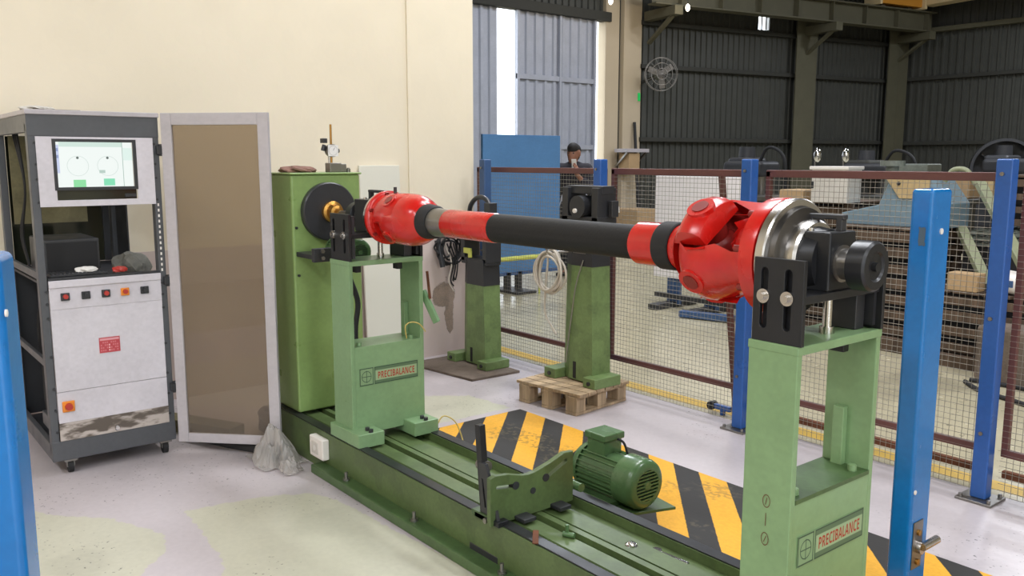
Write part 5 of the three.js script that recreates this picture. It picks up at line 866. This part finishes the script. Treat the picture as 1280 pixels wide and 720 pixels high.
// ---------------------------------------------------------------- the person beyond the fence
{
  const base = V(-8.5, 0, -7.86), face = V(0.35, 0, 0.94).normalize(), side = V(face.z, 0, -face.x);   // side: the person's left
  const t = thing('person', 'person with short dark hair in a dark shirt, holding up a phone before the door', 'person', [base.x, 0, base.z]);
  const W = (s, y, f) => base.clone().addScaledVector(side, s).addScaledVector(face, f).setY(y);
  const limbs = (list, k, cell, lo, hi) => {    // list of tapered capsules, joined smoothly and meshed
    const size = Math.max(hi.x - lo.x, hi.y - lo.y, hi.z - lo.z), n = Math.ceil(size / cell) + 4, mc = new MarchingCubes(n, undefined, false, false, 120000), half = n * cell / 2, c = lo.clone().add(hi).multiplyScalar(0.5);
    mc.isolation = 0; const p = V(0, 0, 0), pa = V(0, 0, 0), ba = V(0, 0, 0);
    for (let k2 = 0; k2 < n; k2++) for (let j = 0; j < n; j++) for (let i = 0; i < n; i++) {
      p.set((i - n / 2) * cell, (j - n / 2) * cell, (k2 - n / 2) * cell).add(c); let d = 9;
      for (const [a, b, ra, rb, fx] of list) { pa.copy(p).sub(a); ba.copy(b).sub(a); const h = Math.min(1, Math.max(0, pa.dot(ba) / ba.lengthSq())); let q = pa.addScaledVector(ba, -h); if (fx) { const f = q.dot(face); q = q.clone().addScaledVector(face, f * (1 / fx - 1)); } const e = q.length() - (ra + (rb - ra) * h), m = Math.max(k - Math.abs(d - e), 0) / k; d = Math.min(d, e) - m * m * k * 0.25; }
      mc.field[i + j * n + k2 * n * n] = -d;
    }
    mc.update(); const g = new THREE.BufferGeometry(), cnt = mc.count; const P = mc.positionArray.slice(0, cnt * 3), N = mc.normalArray.slice(0, cnt * 3);
    for (let i = 0; i < cnt; i++) for (let a = 0; a < 3; a++) P[i * 3 + a] = P[i * 3 + a] * half + c.getComponent(a);
    g.setAttribute('position', new THREE.BufferAttribute(P, 3)); g.setAttribute('normal', new THREE.BufferAttribute(N, 3)); return g;
  };
  const H = 1.74, hip = 0.92, sh = 1.43, lo = W(0, 0, 0).add(V(-0.45, -0.02, -0.45)), hi = W(0, 0, 0).add(V(0.45, 1.8, 0.45));
  const hL = W(0.09, hip, 0), hR = W(-0.09, hip, 0), kL = W(0.11, 0.5, 0.03), kR = W(-0.1, 0.5, 0.02), aL = W(0.12, 0.08, -0.02), aR = W(-0.11, 0.08, -0.02), sL = W(0.19, sh, 0), sR = W(-0.19, sh, 0), eL = W(0.27, 1.15, 0.02), eR = W(-0.25, 1.14, -0.02), wL = W(0.15, 1.36, 0.2), wR = W(-0.25, 0.88, 0.06);
  const bones = [[W(0, hip, 0), W(0, 1.2, 0), 0.145, 0.14, 0.75], [W(0, 1.2, 0), W(0, 1.38, 0), 0.15, 0.15, 0.75], [sL, sR, 0.062, 0.062], [W(0, 1.42, 0), W(0, 1.54, 0.015), 0.06, 0.052], [hL, kL, 0.088, 0.06], [kL, aL, 0.058, 0.038], [hR, kR, 0.088, 0.06], [kR, aR, 0.058, 0.038], [W(0.12, 0.045, -0.05), W(0.13, 0.035, 0.16), 0.045, 0.035], [W(-0.11, 0.045, -0.05), W(-0.12, 0.035, 0.16), 0.045, 0.035], [sL, eL, 0.055, 0.042], [eL, wL, 0.042, 0.028], [sR, eR, 0.055, 0.042], [eR, wR, 0.042, 0.028],
    [W(0, 1.6, 0.02), W(0, 1.66, 0.0), 0.072, 0.085], [W(0, 1.56, 0.06), W(0, 1.6, 0.05), 0.045, 0.05], [W(0, 1.6, 0.085), W(0, 1.635, 0.075), 0.014, 0.01], [W(0.08, 1.61, 0), W(0.08, 1.64, 0), 0.018, 0.02], [W(-0.08, 1.61, 0), W(-0.08, 1.64, 0), 0.018, 0.02]];
  const skinParts = mb().add(limbs(bones, 0.03, 0.018, lo, hi));
  for (const [w, dir, sd] of [[wL, V(0, 0.9, 0).addScaledVector(face, 0.3).normalize(), side], [wR, V(0, -1, 0).addScaledVector(face, 0.15).normalize(), side]]) {
    const palm = w.clone().addScaledVector(dir, 0.075), hand = [[w, palm, 0.028, 0.036]];
    for (let i = 0; i < 4; i++) { const b = palm.clone().addScaledVector(face, (i - 1.5) * 0.021), L = [0.075, 0.085, 0.08, 0.06][i]; hand.push([b, b.clone().addScaledVector(dir, L * 0.55), 0.0095, 0.009], [b.clone().addScaledVector(dir, L * 0.55), b.clone().addScaledVector(dir, L * 0.95).addScaledVector(sd, -0.02), 0.009, 0.0075]); }
    hand.push([w.clone().addScaledVector(dir, 0.02), w.clone().addScaledVector(dir, 0.065).addScaledVector(face, 0.045), 0.014, 0.01]);
    const c = w.clone().addScaledVector(dir, 0.08); skinParts.add(limbs(hand, 0.006, 0.0045, c.clone().add(V(-0.13, -0.13, -0.13)), c.clone().add(V(0.13, 0.13, 0.13))));
  }
  skinParts.build('body', M.skin, t);
  const grow = (l, r) => l.map(([a, b, ra, rb, fx]) => [a, b, ra + r, rb + r, fx]);
  mb().add(limbs(grow([bones[0], bones[1], bones[2], [sL, eL, 0.055, 0.05], [eL, eL.clone().lerp(wL, 0.55), 0.048, 0.042], [sR, eR, 0.055, 0.05], [eR, eR.clone().lerp(wR, 0.55), 0.048, 0.042]], 0.014), 0.04, 0.02, lo, hi)).build('shirt', M.shirt, t);
  mb().add(limbs(grow([[W(0, hip - 0.02, 0), W(0, hip + 0.06, 0), 0.14, 0.14, 0.75], [hL, kL, 0.088, 0.066], [kL, aL, 0.062, 0.055], [hR, kR, 0.088, 0.066], [kR, aR, 0.062, 0.055]], 0.016), 0.03, 0.02, lo, hi)).build('trousers', M.trousers, t);
  mb().add(limbs([[W(0, 1.68, -0.02), W(0, 1.70, 0.02), 0.086, 0.08], [W(0, 1.6, -0.045), W(0, 1.66, -0.04), 0.06, 0.07]], 0.02, 0.008, W(0, 1.66, 0).add(V(-0.16, -0.16, -0.16)), W(0, 1.66, 0).add(V(0.16, 0.16, 0.16)))).build('hair', M.hair, t);
  for (const s of [0.12, -0.115]) mb().bar(W(s, 0.03, -0.09), W(s * 1.05, 0.03, 0.19), 0.095, 0.06, 0.025).build('shoe', M.rubber, t);
  for (const s of [-0.032, 0.032]) mb().ball(W(s, 1.638, 0.078), 0.011).build('eye', M.rubber, t);
  mb().bar(W(-0.022, 1.568, 0.103), W(0.022, 1.568, 0.103), 0.008, 0.006, 0.002).build('mouth', M.ragRed, t);
  tag(mb().bar(wL.clone().add(V(0, 0.05, 0)).addScaledVector(side, -0.035), wL.clone().add(V(0, 0.2, 0)).addScaledVector(side, -0.035).addScaledVector(face, 0.03), 0.07, 0.01, 0.004).build('phone', M.plasticWhite), 'small white phone held in the raised hand of the person', 'phone');
}
for (const o of scene.children) o.traverse((c) => { if (c.isMesh) c.castShadow = c.receiveShadow = true; });
renderer.render(scene, camera);
